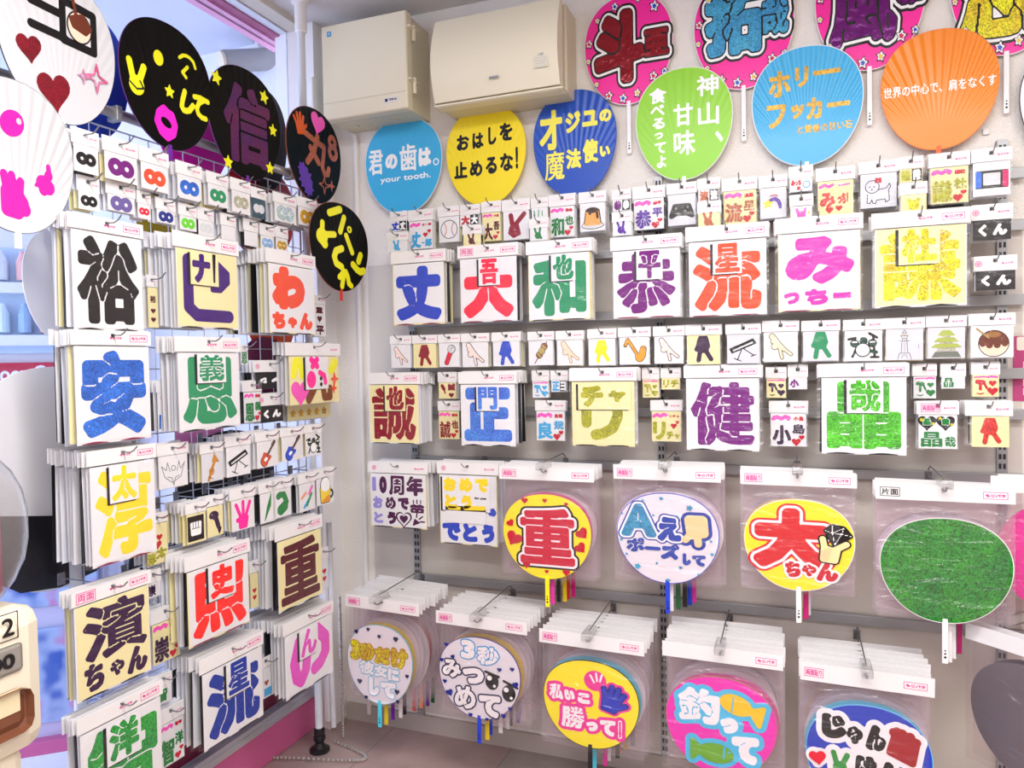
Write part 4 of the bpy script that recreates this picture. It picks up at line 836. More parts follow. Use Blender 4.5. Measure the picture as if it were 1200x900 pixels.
w1 = ff(('釣', .12, .5, .5, .86, .026), ('っ', .5, .44, .66, .6, .03), ('て', .6, .16, .84, .44, .035))
f1 = lambda a: [ell(.64, .74, .15, .1, -.35), ('p', .02, [(.76, .7), (.88, .74), (.84, .56)])]
f2 = lambda a: [ell(.46, .22, .16, .1, -.05), ('p', .02, [(.34, .24), (.25, .32), (.25, .14)])]
fan_stack('bagged pink fan reading 釣って with two fish', (776, 751, 919, 925), (780, 785, 913, 920), FP, pl('tan', 'b08a6a'), PBk,
    [(vinyl('4fc6ee'), lambda a: w1(a) + f1(a) + f2(a), .045, 'blue_outline'), (WHITEI, w1, .0, 'lettering'), (vinyl('f6cf1e'), f1, 0, 'fish_print'), (vinyl('6fb52e'), f2, 0, 'green_fish_print'), (vinyl('4fc6ee'), lambda a: [('c', .58, .25, .012), ('s', .008, [(.54, .3), (.53, .18)]), ('s', .006, [(.6, .66), (.62, .82)])], 0, 'fish_detail')],
    .31, 7, .028, .075, [(PK_, PK_), (PW, PW), (PW, PCy), (PW, PW), (PBk, PBk), (PW, PYe), (PW, PG)], tilt=.5)
x1 = ff(('じ', .13, .66, .33, .88, .03), ('ゃ', .33, .64, .46, .8, .024), ('ん', .48, .61, .64, .84, .03), ('け', .4, .34, .57, .55, .028), ('ん', .58, .28, .75, .53, .03), ('し', .2, .02, .36, .24, .03), ('ょ', .4, .0, .54, .2, .03), ('!', .6, -.02, .64, .18, .03))
fs = lambda a: [('p', .03, [(.67, .62), (.84, .55), (.87, .74), (.72, .82)]), ('c', .7, .8, .04), ('c', .76, .8, .04), ('c', .82, .78, .04), ('c', .87, .74, .035)]
pe = lambda a: peace_up(.28, .44, .26)
oh = lambda a: open_hand(.76, .08, .2)
fan_stack('bagged blue fan reading じゃんけん with three hands', (938, 776, 1096, 985), (945, 817, 1096, 972), FB, pl('lightblue', '6cc4f0'), PB,
    [(WHITEI, lambda a: x1(a) + fs(a) + pe(a) + oh(a) + [heart(.1, .47, .1), heart(.83, .34, .14), ('c', .5, .45, .15), ('c', .6, .2, .16), ('c', .36, .25, .12)], .045, 'white_outline'), (BLACK, x1, 0, 'lettering'), (vinyl('a8141e'), fs, 0, 'fist_print'), (vinyl('2f9a3c'), pe, 0, 'green_hand_print'), (vinyl('c23fae'), oh, 0, 'purple_hand_print'), (vinyl('e02a3c'), hrt((.1, .47, .14, .2)), 0, 'heart_print'), (LIME, hrt((.83, .34, .2, -.2)), 0, 'yellow_heart_print')],
    .31, 7, .028, .075, [(PCy, PCy), (PW, PW), (PW, PW), (PW, PBk), (PYe, PYe), (PW, PW), (PW, PB)], badge=pink_label('両面貼り'), tilt=.8)

# ------------------------------------------------------------------ display fans pinned to the back wall
HOT = plain('fan_hot_pink', 'fb22a0', .3)
ST = lambda col, pts: (col, lambda a: [star(x, y, s, .2) for x, y, s in pts], 0, 'star_print')
def foilfan(label, box_, main, sub, mat, mbox, sbox, pts, hl, r=.03, r2=.016, submat=None):
    tx = lambda a: [('b', main, *mbox, r, .02)]; sx_ = lambda a: [('b', sub, *sbox, r2, .014)]
    both = lambda a: tx(a) + sx_(a)
    wall_fan(label, box_, HOT, PW, PW, [(BLACK, both, .055, 'black_outline'), (WHITEI, both, .034, 'white_outline'), (BLACK, both, .012, 'black_line'), (mat, both, 0, 'lettering'), ST(BLACK, [(x, y, s * 1.25) for x, y, s in pts]), ST(WHITEI, [(x, y, s) for x, y, s in pts]), ST(vinyl('2a4fc0'), [(x, y, s * .6) for x, y, s in pts[::3]]), ST(vinyl('d02f5a'), [(x, y, s * .6) for x, y, s in pts[1::3]]), ST(vinyl('e8c23a'), [(x, y, s * .6) for x, y, s in pts[2::3]])],
             hl=hl, group='pink foil fans along the top of the back wall', d=.013)
PTS = [(.36, .9, .04), (.62, .93, .03), (.16, .8, .03), (.8, .84, .05), (.06, .6, .04), (.05, .44, .03), (.9, .25, .035), (.78, .22, .045), (.6, .09, .04), (.44, .06, .045), (.28, .1, .045), (.14, .22, .03)]
foilfan('pink round fan with dark red foil 斗 and 亜, above the green fan', (684, 3, 790, 115), '斗', '亜', foil('8c1020'), (.12, .2, .68, .86), (.68, .4, .95, .64), PTS, .15, .045, .018)
foilfan('pink round fan with teal glitter 拓 and 哉, above the light blue fan', (812, -22, 932, 96), '拓', '哉', GLT, (.12, .3, .7, .9), (.68, .42, .94, .74), PTS, .15, .04, .016)
foilfan('pink round fan with purple foil 風 and 雅, top centre right', (954, -60, 1086, 73), '風', '雅', foil('6a1070'), (.14, .2, .74, .82), (.74, .45, .97, .75), PTS, .15, .036, .016)
foilfan('pink round fan with yellow glitter 志 at the upper right corner', (1112, -85, 1250, 55), '志', '生', GLY, (.1, .14, .76, .86), (.76, .3, .96, .7), PTS, .15, .04, .016)
wall_fan('lime green round fan with white vertical 神山、甘味食べるってよ', (744, 88, 860, 205), ribbed('8ed322', .12), PW, PW, [(WHITEI, lambda a: [('t', t, x0, y0, x1, y1, .005) for t, x0, y0, x1, y1 in (('神', .64, .72, .86, .9), ('山', .65, .46, .86, .66), ('、', .82, .3, .9, .4), ('甘', .4, .48, .6, .68), ('味', .4, .22, .62, .44), ('食', .15, .71, .33, .85), ('べ', .16, .6, .31, .7), ('る', .18, .48, .31, .58), ('っ', .2, .39, .29, .45), ('て', .2, .26, .32, .36), ('よ', .22, .13, .32, .24))], 0, 'lettering')], hl=.035, group='plain display fans on the back wall', d=.030, res=140)
gold = GLGO
wall_fan('light blue ribbed fan with gold ホリーフッカー lettering', (880, 64, 1013, 187), ribbed('43b2e6', .55), PW, PW, [(gold, lambda a: [('t', t, x0, y0, x1, y1, .01) for t, x0, y0, x1, y1 in (('ホ', .16, .6, .36, .82), ('リ', .4, .66, .52, .83), ('ー', .56, .74, .8, .78), ('フ', .14, .34, .32, .54), ('ッ', .36, .4, .48, .52), ('カ', .5, .38, .64, .56), ('ー', .68, .46, .88, .5))] + [('t', 'と賢者の甘い石', .42, .27, .9, .34, .002)], 0, 'lettering')], hl=.05, group='plain display fans on the back wall', d=.030, res=170)
wall_fan('orange ribbed fan reading 世界の中心で、肩をなくす', (1031, 45, 1172, 168), ribbed('f58a1e', .5, .3), plain('fan_orange_rim', 'f07a18', .4), plain('orange_handle', 'f0641e', .4), [(WHITEI, lambda a: [('t', '世界の中心で、肩をなくす', .03, .475, .97, .57, .0015)], 0, 'lettering')], hl=.05, group='plain display fans on the back wall', d=.030, res=240)
wall_fan('light blue display fan reading 君の歯は。your tooth. under the distribution box', (427, 145, 520, 246), ribbed('3fb2e6', .12), PW, PW, [(WHITEI, lambda a: [('t', '君', .05, .44, .24, .7, .006), ('t', 'の', .27, .48, .43, .64, .012), ('t', '歯', .46, .44, .68, .72, .005), ('t', 'は', .7, .47, .86, .66, .014), ('o', .92, .5, .03, .006), ('t', 'your tooth.', .2, .33, .85, .41, .002)], 0, 'lettering')], hl=.03, group='plain display fans on the back wall', d=.030, res=160)
wall_fan('yellow display fan with black lettering おはしを止めるな! under the breaker panel', (522, 131, 618, 236), ribbed('fbe21e', .15), plain('fan_yellow_rim', 'f6d21a', .4), plain('yellow_handle', 'f2c81a', .4), [(BLACK, lambda a: [('t', 'お', .14, .58, .3, .74, .008), ('t', 'は', .34, .58, .48, .74, .008), ('t', 'し', .54, .6, .64, .78, .008), ('t', 'を', .68, .62, .84, .8, .008), ('t', '止', .1, .3, .27, .47, .008), ('t', 'め', .3, .3, .46, .46, .008), ('t', 'る', .5, .31, .64, .48, .008), ('t', 'な', .68, .32, .84, .5, .008), ('t', '!', .87, .33, .9, .55, .01)], 0, 'lettering')], hl=.03, group='plain display fans on the back wall', d=.030)
ylw = plain('pale_yellow_ink', 'f8ee5a', .4)
wall_fan('deep blue fan reading オジュの魔法使い in yellow', (624, 113, 724, 225), ribbed('1b4fb8', .3), plain('fan_blue_rim', '1a46a8', .4), PB, [(ylw, lambda a: [('t', t, x0, y0, x1, y1, r) for t, x0, y0, x1, y1, r in (('オ', .08, .46, .36, .84, .014), ('ジ', .4, .6, .58, .8, .012), ('ュ', .6, .64, .78, .79, .012), ('の', .8, .66, .94, .78, .01), ('魔', .14, .17, .38, .45, .003), ('法', .4, .26, .58, .45, .01), ('使', .6, .3, .78, .52, .01), ('い', .8, .34, .92, .44, .01))], 0, 'lettering')], hl=.03, group='plain display fans on the back wall', d=.030, res=140)
wall_fan('white round fan with a black edge at the right margin', (1194, 55, 1325, 180), FW, BLACKC, PW, [], hl=.03, group=None, d=.030)
# ------------------------------------------------------------------ grid rack along the shop window
def rp(px, py, d=0.): s, z = on_rack(px, py, d); return rw(s, z, d), s, z
_, S_END, _ = rp(362, 480, .0)
S_START = rp(97, 640, .0)[1]
WIRE = plain('rack_wire', 'c4c4c8', .35, .6); POLE = plain('white_pole', 'dfe0e4', .35)
z_rail = on_rack(232, 171, .0)[1]
t = thing('grid_panel', 'tall wire grid panel standing in front of the shop window', 'display rack', rw(0, 0, 0), RROT)
bm = bmesh.new(); zt = z_rail - .03
k = 0
while S_START + k * .055 < S_END - .02:
    s = S_START + k * .055; tube(bm, [(s, .003, .42), (s, .003, zt)], .0016, 5); k += 1
obj('upright_wires', bm, t, mat=WIRE)
bm = bmesh.new(); k = 0
while .42 + k * .055 <= zt + .001: tube(bm, [(S_START, 0, .42 + k * .055), (S_END - .02, 0, .42 + k * .055)], .0016, 5); k += 1
obj('cross_wires', bm, t, mat=WIRE)
bm = bmesh.new(); tube(bm, [(S_START, 0, .42), (S_END - .02, 0, .42), (S_END - .02, 0, zt), (S_START, 0, zt), (S_START, 0, .42)], .004, 8); obj('grid_frame', bm, t, mat=WIRE)
def tension_pole(s, label, foot=True):
    t = thing('tension_pole', label, 'pole', rw(s, 0, .0), RROT)
    bm = bmesh.new(); tube(bm, [(0, 0, .07), (0, 0, CEIL - .08)], .0125, 16); smooth(obj('tube', bm, t, mat=POLE))
    bm = bmesh.new(); lathe(bm, [(.03, 0), (.03, -.008), (.019, -.012), (.019, -.10), (.015, -.105)], 20, (0, 0, CEIL)); obj('ceiling_collar', bm, t, mat=WHITE)
    bm = bmesh.new(); lathe(bm, [(.034, 0), (.034, .008), (.02, .014), (.014, .03), (.02, .04), (.02, .05), (.013, .056), (.018, .06), (.018, .075), (.0126, .08)], 18); obj('foot', bm, t, mat=BLACKC)
tension_pole(S_END + .01, 'white tension pole from ceiling to floor at the pillar end of the rack')
tension_pole(S_START - .02, 'white tension pole at the doorway end of the rack beside the capsule machine')
t = thing('display_rail', 'steel rail above the wire grid that carries the black fans', 'rail', rw(0, z_rail, .029), RROT)
bm = bmesh.new(); tube(bm, [(S_START - .5, 0, 0), (S_END + .03, 0, 0)], .0125, 14); smooth(obj('tube', bm, t, mat=plain('steel_tube', 'b4b4b2', .3, .7)))
bm = bmesh.new()
bm.free()
for s in (S_START + .1, S_START + .5, S_END - .1): obj('rail_clamp', box(s - .008, s + .008, -.016, .018, -.02, .016, .002), t, mat=ZINC)

# large packs on the rack: (left x, top y at the right edge, right x, bottom y)
def lbig(desc, b, ch, r, mat, **kw): big(desc, b, ch, r, mat, kw.pop('d', .165), kw.pop('n', 9), kw.pop('ins', ()), kw.pop('sheet', None), kw.pop('layers', None), on_rack, kw.pop('sp', .0145), kw.pop('m', .05), kw.pop('mark', 2), **kw)
lbig('large rack pack with glossy black 裕', (80, 264, 167, 390), '裕', .052, BLACK, n=8, sp=.008, hh=.13)
lbig('large rack pack with violet ヒ and a ナ card on cream', (203, 284, 279, 388), 'ヒ', .075, INDIGO, n=10, sheet=CREAM, layers=[(INDIGO, lambda a: [('s', .08, [(.17, a * .86), (.17, a * .25), (.3, a * .15), (.84, a * .15)]), ('p', .03, [(.56, a * .9), (.62, a * .9), (.84, a * .75), (.84, a * .62), (.7, a * .5), (.56, a * .5)])], 0, 'lettering')],
     ins=[(.2, .55, .66, .98, CREAM, [(INDIGO, lambda a: [('t', 'ナ', .06, .06, .7, a - .04, .06)], 0, 'lettering'), (BLACK, lambda a: [('p', 0, [(.8, .1), (.86, .1), (.9, a), (.78, a)])], 0, 'dark_edge')])])
lbig('large rack pack with orange わ above ちゃん', (312, 301, 369, 394), '', .04, ORANGE, n=11, layers=[(ORANGE, box_text([('わ', .06, .34, .78, .98, .075), ('ち', .05, .05, .32, .3, .025), ('ゃ', .38, .07, .58, .24, .022), ('ん', .64, .05, .94, .32, .03)]), 0, 'lettering')])
lbig('large rack pack with blue glitter 安', (84, 389, 176, 514), '安', .07, GLB, n=8, sp=.0085, hh=.13)
lbig('large rack pack with green 恩 and a 義 card', (205, 396, 281, 500), '恩', .052, GREEN, n=7, sp=.009, ins=[INS('義', .04, GREEN, PAPER, (.28, .6, .76, 1))])
lbig('large rack pack with yellow 淳 and a 太 card', (102, 519, 182, 647), '淳', .05, YELLOW, n=10, sp=.0115, ins=[INS('太', .05, YELLOW, PAPER, (.26, .6, .72, 1))], hh=.13)
lbig('large rack pack with red 照 and a 史 card', (216, 630, 292, 730), '照', .048, vinyl('ff261e'), n=9, ins=[INS('史', .06, vinyl('ff261e'), PAPER, (.3, .5, .76, 1))])
lbig('large rack pack with maroon 重 on cream', (322, 602, 377, 697), '重', .034, MAROON, n=12, sheet=CREAM)
lbig('large rack pack with dark purple 濱 above ちゃん', (83, 667, 176, 787), '', .03, DPURP, n=4, sp=.009, sheet=CREAM, badge=pink_label('両面'), hh=.13, layers=[(DPURP, bold_text([('濱', .08, .34, .96, .97, .034), ('ち', .08, .04, .34, .34, .026), ('ゃ', .42, .1, .62, .28, .024), ('ん', .66, .04, .96, .34, .03)]), 0, 'lettering')])
lbig('large rack pack with blue 流 and a 星 card', (233, 738, 308, 840), '流', .05, vinyl('1f3a9c'), n=8, ins=[INS('星', .045, vinyl('1f3a9c'), PAPER, (.36, .52, .78, 1))])
lbig('large rack pack with pink の and a ん card', (331, 703, 390, 788), 'の', .06, vinyl('e653c4'), n=11, layers=[(vinyl('e653c4'), lambda a: [('s', .09, [(.26, a * .8), (.16, a * .5), (.2, a * .25), (.3, a * .16), (.4, a * .3), (.44, a * .6)]), ('s', .095, [(.66, a * .86), (.84, a * .66), (.84, a * .42), (.72, a * .28), (.6, a * .24)])], 0, 'lettering')], ins=[INS('ん', .05, vinyl('e653c4'), PAPER, (.26, .5, .66, .98))])
lbig('large rack pack with green glitter 智 and a 洋 card', (89, 796, 190, 925), '智', .048, GLGN, n=5, sp=.010, ins=[INS('洋', .055, GLGN, PAPER, (.28, .55, .72, .98))], hh=.13)

# figure-eight packs
G8 = 'figure-eight packs along the top of the rack'
def eight(mat, hole=True): return [(mat, lambda a: [('o', .33, a * .5, .15, .085), ('o', .67, a * .5, .15, .085)] if hole else [('c', .33, a * .5, .23), ('c', .67, a * .5, .23)], 0, 'eight_print')]
R8 = dict(place=on_rack, group=G8, d=.135, sp=.016)
for b, m, lab, s in (((84, 157, 115, 208), BLACK, 'black figure eight pack leftmost in the upper row', None), ((120, 170, 161, 219), PURPLE, 'purple figure eight pack in the upper row', None), ((163, 181, 197, 229), ORANGE, 'orange figure eight pack in the upper row', None), ((206, 196, 236, 239), GLB, 'blue figure eight pack in the upper row', None),
        ((242, 207, 267, 246), GREEN, 'green figure eight pack in the upper row', None), ((270, 214, 293, 254), GLSIL, 'silver figure eight pack in the upper row', None), ((294, 223, 311, 259), LGREY, 'pale figure eight on dark teal in the upper row', plain('teal_card', '2a4a5c', .5)), ((320, 232, 347, 265), glitter('a8c8c0', 'b8b8d8'), 'pale green glitter figure eight pack near the pole', None), ((348, 236, 371, 269), GLGO, 'gold figure eight pack next to the pole', None)):
    small(N, lab, b, eight(m, 'pale fig' not in lab), n=4, hh=.34, sheet=s, **R8)
R9 = dict(place=on_rack, group='small figure-eight packs in the second row', d=.12, sp=.014)
for b, m, lab in (((90, 210, 116, 250), BLACK, 'tiny black figure eight pack in the second row'), ((124, 218, 158, 253), plain('dusky_violet_ink', '6b5a9c', .4), 'tiny dusky violet figure eight pack in the second row'), ((160, 226, 176, 259), RED, 'tiny red figure eight pack in the second row'), ((182, 236, 205, 265), NAVY, 'tiny navy figure eight pack in the second row'), ((209, 242, 230, 273), vinyl('6ad62a'), 'tiny lime figure eight pack in the second row'),
        ((231, 246, 250, 279), LGREY, 'tiny pale figure eight pack next to the lime one'), ((258, 253, 276, 284), None, 'tiny blank white pack in the middle of the second row'), ((285, 259, 302, 291), None, 'tiny blank white pack before the blue glitter eight'), ((304, 265, 321, 295), glitter('8fb4e0'), 'tiny pale blue glitter figure eight pack'), ((322, 267, 337, 298), GLGO, 'tiny gold figure eight pack ending the second row')):
    small(N, lab, b, eight(m) if m else [], n=2, hh=.44, **R9)

# name packs and picture packs between the large rack packs
RNK = dict(place=on_rack, group='small name packs between the large rack packs', d=.10, sp=.014)
small(N, 'narrow pack with brown hearts right of the 裕 pack', (172, 323, 184, 386), [(MAROON, lambda a: [heart(.5, a * .42, .5), heart(.5, a * .2, .5), ('t', '裕', .2, a * .62, .8, a * .8, .02)], 0, 'heart_print')], n=1, sheet=CREAM, hh=.22, **RNK)
small(N, 'small rack pack with blue 大 and a red heart', (183, 446, 204, 506), [(REDS, lambda a: [('t', '章大', .15, a * .82, .75, a * .94, .008), heart(.42, a * .5, .42), heart(.7, a * .64, .26)], 0, 'heart_print'), (GLB, lambda a: [('t', '大', .42, a * .06, .95, a * .4, .04), ('s', .05, [(.1, a * .1), (.12, a * .42)])], 0, 'lettering')], n=2, hh=.22, **RNK)
small(N, 'small rack pack with green 恩義 and red hearts', (284, 446, 306, 495), namecard('恩', '義', GREENS), n=2, hh=.25, **RNK)
small(N, 'tiny rack pack with a green character by the 恩 pack', (281, 404, 290, 428), [(GREENS, F('恩', .03), 0, 'lettering')], n=1, hh=.3, **RNK)
small(N, 'black くん rack pack above the other black one', (297, 422, 335, 455), kun, n=4, sheet=BLACKC, hh=.4, badge=circle_badge, **RNK)
small(N, 'black くん rack pack below the other black one', (303, 460, 332, 494), kun, n=3, sheet=BLACKC, hh=.4, badge=circle_badge, **RNK)
bun = [(vinyl('ff1f98'), lambda a: [('s', .09, [(.25, a * .9), (.5, a * .7)]), ('s', .09, [(.5, a * .9), (.3, a * .7)]), ell(.24, a * .3, .2, .24), ('s', .08, [(.62, a * .5), (.82, a * .4), (.86, a * .2)])], 0, 'rabbit_print'), (BLACKINK, lambda a: [('c', .66, a * .32, .06), ('c', .66, a * .14, .06)], 0, 'dot_print')]
small(N, 'layered rack pack with a hot pink rabbit card', (335, 403, 398, 472), [(LIME, lambda a: [('s', .05, [(.08, a * .62), (.12, a * .9)]), ('s', .05, [(.2, a * .9), (.24, a * .6)]), ('s', .06, [(.84, a * .7), (.92, a * .86)])], 0, 'yellow_print'), (PINK, lambda a: [heart(.2, a * .26, .36)], 0, 'heart_print'), (BROWN, lambda a: [('s', .06, [(.36, a * .1), (.46, a * .3)]), ('s', .05, [(.66, a * .3), (.68, a * .12), (.8, a * .12), (.8, a * .3)])], 0, 'brown_print'), (vinyl('ef4a2a'), lambda a: [spark(.9, a * .5, .09), spark(.88, a * .3, .07)], 0, 'spark_print')],
      n=3, hh=.2, sheet=CREAM, inserts=[(.3, .3, .76, 1.0, PAPER, bun)], place=on_rack, group=None, d=.15, sp=.016)
small(N, 'cream rack pack with gold stars under the rabbit pack', (333, 440, 388, 489), [(GLGO, lambda a: [star(x, a * .2, .07) for x in (.12, .3, .48, .66, .84)], 0, 'star_print')], n=2, hh=.2, sheet=CREAM, hook_=False, **dict(RNK, group=None, d=.085))
small(N, 'small rack pack with 崇裕 and red hearts on cream', (176, 704, 210, 769), namecard('崇', '裕', DPURP), n=4, sheet=CREAM, hh=.25, **RNK)
small(N, 'narrow rack pack with olive 太 and hearts on cream', (170, 598, 196, 659), [(REDS, lambda a: [heart(.6, a * .66, .3), heart(.5, a * .48, .4)], 0, 'heart_print'), (GLO, lambda a: [('t', '太', .4, a * .12, .95, a * .4, .03), ('t', '淳', .0, .02, .4, a * .3, .03)], 0, 'lettering')], n=3, sheet=CREAM, hh=.2, **RNK)
small(N, 'tiny rack pack with dark 崇 on white', (171, 665, 188, 698), [(DPURP, lambda a: [('t', '崇', .05, .1, .6, a - .1, .03)], 0, 'lettering')], n=1, hh=.45, **RNK)
small(N, 'tiny rack pack with green 智 on white', (181, 785, 201, 820), [(GREENS, lambda a: [('t', '智', .1, .1, .7, a - .08, .03)], 0, 'lettering')], n=1, hh=.4, **RNK)
small(N, 'small rack pack with green 智洋 and red hearts low on the rack', (184, 819, 215, 888), namecard('智', '洋', GREENS), n=3, hh=.25, **RNK)
small(N, 'narrow rack pack with hearts right of the わ pack', (366, 347, 381, 396), [(MAROON, lambda a: [('t', '平', .2, .08, .85, a * .34, .03), heart(.5, a * .55, .4), ('t', '重', .2, a * .72, .8, a * .92, .01)], 0, 'heart_print')], n=1, hh=.2, **RNK)
small(N, 'narrow rack pack with a blue mark right of the 流 pack', (304, 766, 318, 815), [(SKY, lambda a: [('p', .02, [(.3, .1), (.9, .1), (.9, a * .3), (.3, a * .3)])], 0, 'blue_print'), (GLC, lambda a: [heart(.5, a * .5, .4)], 0, 'heart_print')], n=1, hh=.25, **RNK)
small(N, 'narrow rack pack with red hearts beside the 照 pack', (292, 655, 302, 712), [(REDS, lambda a: [heart(.5, a * .5, .5), heart(.5, a * .3, .5)], 0, 'heart_print')], n=1, sheet=CREAM, hh=.25, **RNK)
small(N, 'narrow pack with two hearts by the maroon 重 rack pack', (374, 640, 384, 690), [(REDS, lambda a: [heart(.5, a * .6, .5), heart(.5, a * .35, .5)], 0, 'heart_print')], n=1, hh=.25, **RNK)
RI = dict(place=on_rack, group='picture packs in the two icon rows of the rack', d=.135, sp=.013)
def flames(): return [(GREYI, lambda a: [('s', .012, [(.1, a * .7), (.2, a * .35), (.45, a * .15), (.75, a * .3), (.9, a * .75), (.75, a * .55), (.7, a * .8), (.62, a * .5)]), ('s', .012, [(.1, a * .7), (.26, a * .55), (.3, a * .8), (.38, a * .5)]), ('o', .5, a * .6, .07, .012), ('s', .012, [(.3, a * .35), (.45, a * .3), (.5, a * .05), (.56, a * .3), (.7, a * .35)])], 0, 'flame_print')]
small(I, 'grey line drawing of winged flames picture pack', (183, 517, 220, 569), flames(), n=2, hh=.25, **RI)
def trumpet(): return [(vinyl('c8862e'), lambda a: [('s', .06, [(.32, a * .08), (.5, a * .5), (.6, a * .68)]), ('p', .02, [(.5, a * .7), (.8, a * .68), (.6, a * .96)]), ('o', .46, a * .36, .1, .03)], 0, 'trumpet_print'), (BROWN, lambda a: [('s', .012, [(.3, a * .18), (.5, a * .1)]), ('c', .44, a * .36, .03), ('c', .5, a * .46, .025)], 0, 'valve_print')]
small(I, 'brass trumpet picture pack', (234, 517, 261, 563), trumpet(), n=3, hh=.25, sheet=GREYP, **RI)
small(I, 'black electronic keyboard picture pack on the rack', (263, 508, 293, 556), keyb(), n=4, hh=.25, **RI)
def guitar(c): return [(BLACK, lambda a: [('c', .34, a * .24, .17), ('c', .44, a * .4, .12), ('s', .03, [(.44, a * .4), (.78, a * .88)]), ('s', .05, [(.74, a * .84), (.82, a * .94)])], .012, 'outline'), (c, lambda a: [('c', .34, a * .24, .165), ('c', .44, a * .4, .115), ('s', .06, [(.3, a * .42), (.34, a * .52)]), ('s', .06, [(.52, a * .3), (.6, a * .38)])], 0, 'guitar_body_print'), (vinyl('6a4a3a'), lambda a: [('s', .028, [(.46, a * .42), (.76, a * .86)]), ('s', .045, [(.75, a * .85), (.81, a * .93)])], 0, 'neck_print'), (WHITEI, lambda a: [('p', .02, [(.36, a * .24), (.46, a * .34), (.4, a * .38), (.32, a * .3)])], 0, 'plate_print')]
small(I, 'red electric guitar picture pack', (299, 504, 326, 546), guitar(vinyl('d0502e')), n=4, hh=.25, **RI)
small(I, 'blue electric guitar picture pack', (328, 499, 355, 538), guitar(vinyl('2a4fd0')), n=3, hh=.25, **RI)
small(I, 'dark drum kit picture pack on the rack', (356, 496, 377, 533), drums(vinyl('2c4038')), n=2, hh=.25, **RI)
small(I, 'white fist on black picture pack', (217, 586, 241, 634), [(BLACK, lambda a: [('p', .03, [(.06, a * .1), (.86, a * .1), (.86, a * .9), (.06, a * .9)])], 0, 'black_ground'), (WHITEI, lambda a: fist(.46, a * .5, .9), 0, 'fist_print'), (BLACKINK, lambda a: [('s', .012, [(x, a * .72), (x, a * .52)]) for x in (.3, .44, .58)] + [('s', .012, [(.24, a * .5), (.66, a * .5)])], 0, 'finger_lines')], n=5, sheet=CREAM, hh=.25, **RI)
def whale(): return [(DPURP, lambda a: [ell(.42, a * .7, .3, .22), ('s', .13, [(.55, a * .6), (.68, a * .32)]), ('p', .03, [(.62, a * .3), (.86, a * .24), (.74, a * .06)])], 0, 'whale_print'), (CREAM, lambda a: [('c', .3, a * .74, .025), ('s', .014, [(.2, a * .6), (.36, a * .56)])], 0, 'eye_print')]
small(I, 'dark purple whale picture pack on cream', (241, 578, 261, 627), whale(), n=2, sheet=CREAM, hh=.25, **RI)
small(I, 'hot pink three finger hand picture pack', (269, 568, 298, 618), [(HOTP, lambda a: [('p', .06, [(.36, a * .1), (.62, a * .1), (.68, a * .38), (.34, a * .38)]), ('s', .065, [(.4, a * .4), (.2, a * .84)]), ('s', .065, [(.5, a * .4), (.5, a * .9)]), ('s', .065, [(.6, a * .4), (.8, a * .86)]), ('c', .26, a * .34, .08)], 0, 'hand_print')], n=4, hh=.25, **RI)
small(I, 'green leaf picture pack', (303, 563, 322, 611), [(GREENS, lambda a: [('p', .02, [(.3, a * .08), (.7, a * .55), (.74, a * .95), (.45, a * .5)])], 0, 'leaf_print')], n=4, hh=.25, **RI)
small(I, 'green flexed arm picture pack', (318, 558, 341, 604), [(GREENS, lambda a: [('s', .12, [(.36, a * .8), (.6, a * .78), (.74, a * .5)]), ('s', .2, [(.62, a * .36), (.42, a * .26)]), ('c', .3, a * .76, .13)], 0, 'arm_print')], n=4, hh=.25, **RI)
small(I, 'rainbow streak picture pack', (349, 552, 369, 597), [(SKY, lambda a: [('s', .06, [(.3, a * .15), (.6, a * .4)])], 0, 'blue_print'), (vinyl('f0a07a'), lambda a: [('s', .06, [(.15, a * .5), (.4, a * .66)])], 0, 'orange_print'), (PINK, lambda a: [('s', .05, [(.6, a * .6), (.8, a * .85)])], 0, 'pink_print'), (GLGN, lambda a: [('s', .05, [(.45, a * .2), (.75, a * .6)])], 0, 'green_print')], n=3, hh=.25, **RI)
small(I, 'beer mug picture pack at the end of the icon row', (369, 546, 391, 589), [(BLACK, lambda a: [('p', .06, [(.3, a * .12), (.7, a * .12), (.74, a * .6), (.26, a * .6)]), ('c', .5, a * .74, .27), ('o', .8, a * .36, .13, .03)], .016, 'outline'), (YELLOW, lambda a: [('p', .05, [(.3, a * .12), (.7, a * .12), (.74, a * .6), (.26, a * .6)])], 0, 'beer_print'), (WHITEI, lambda a: [('c', .5, a * .74, .26)], 0, 'foam_print'), (vinyl('f09a1e'), lambda a: [('p', .04, [(.34, a * .12), (.68, a * .12), (.66, a * .3)])], 0, 'shade_print')], n=2, hh=.25, **RI)

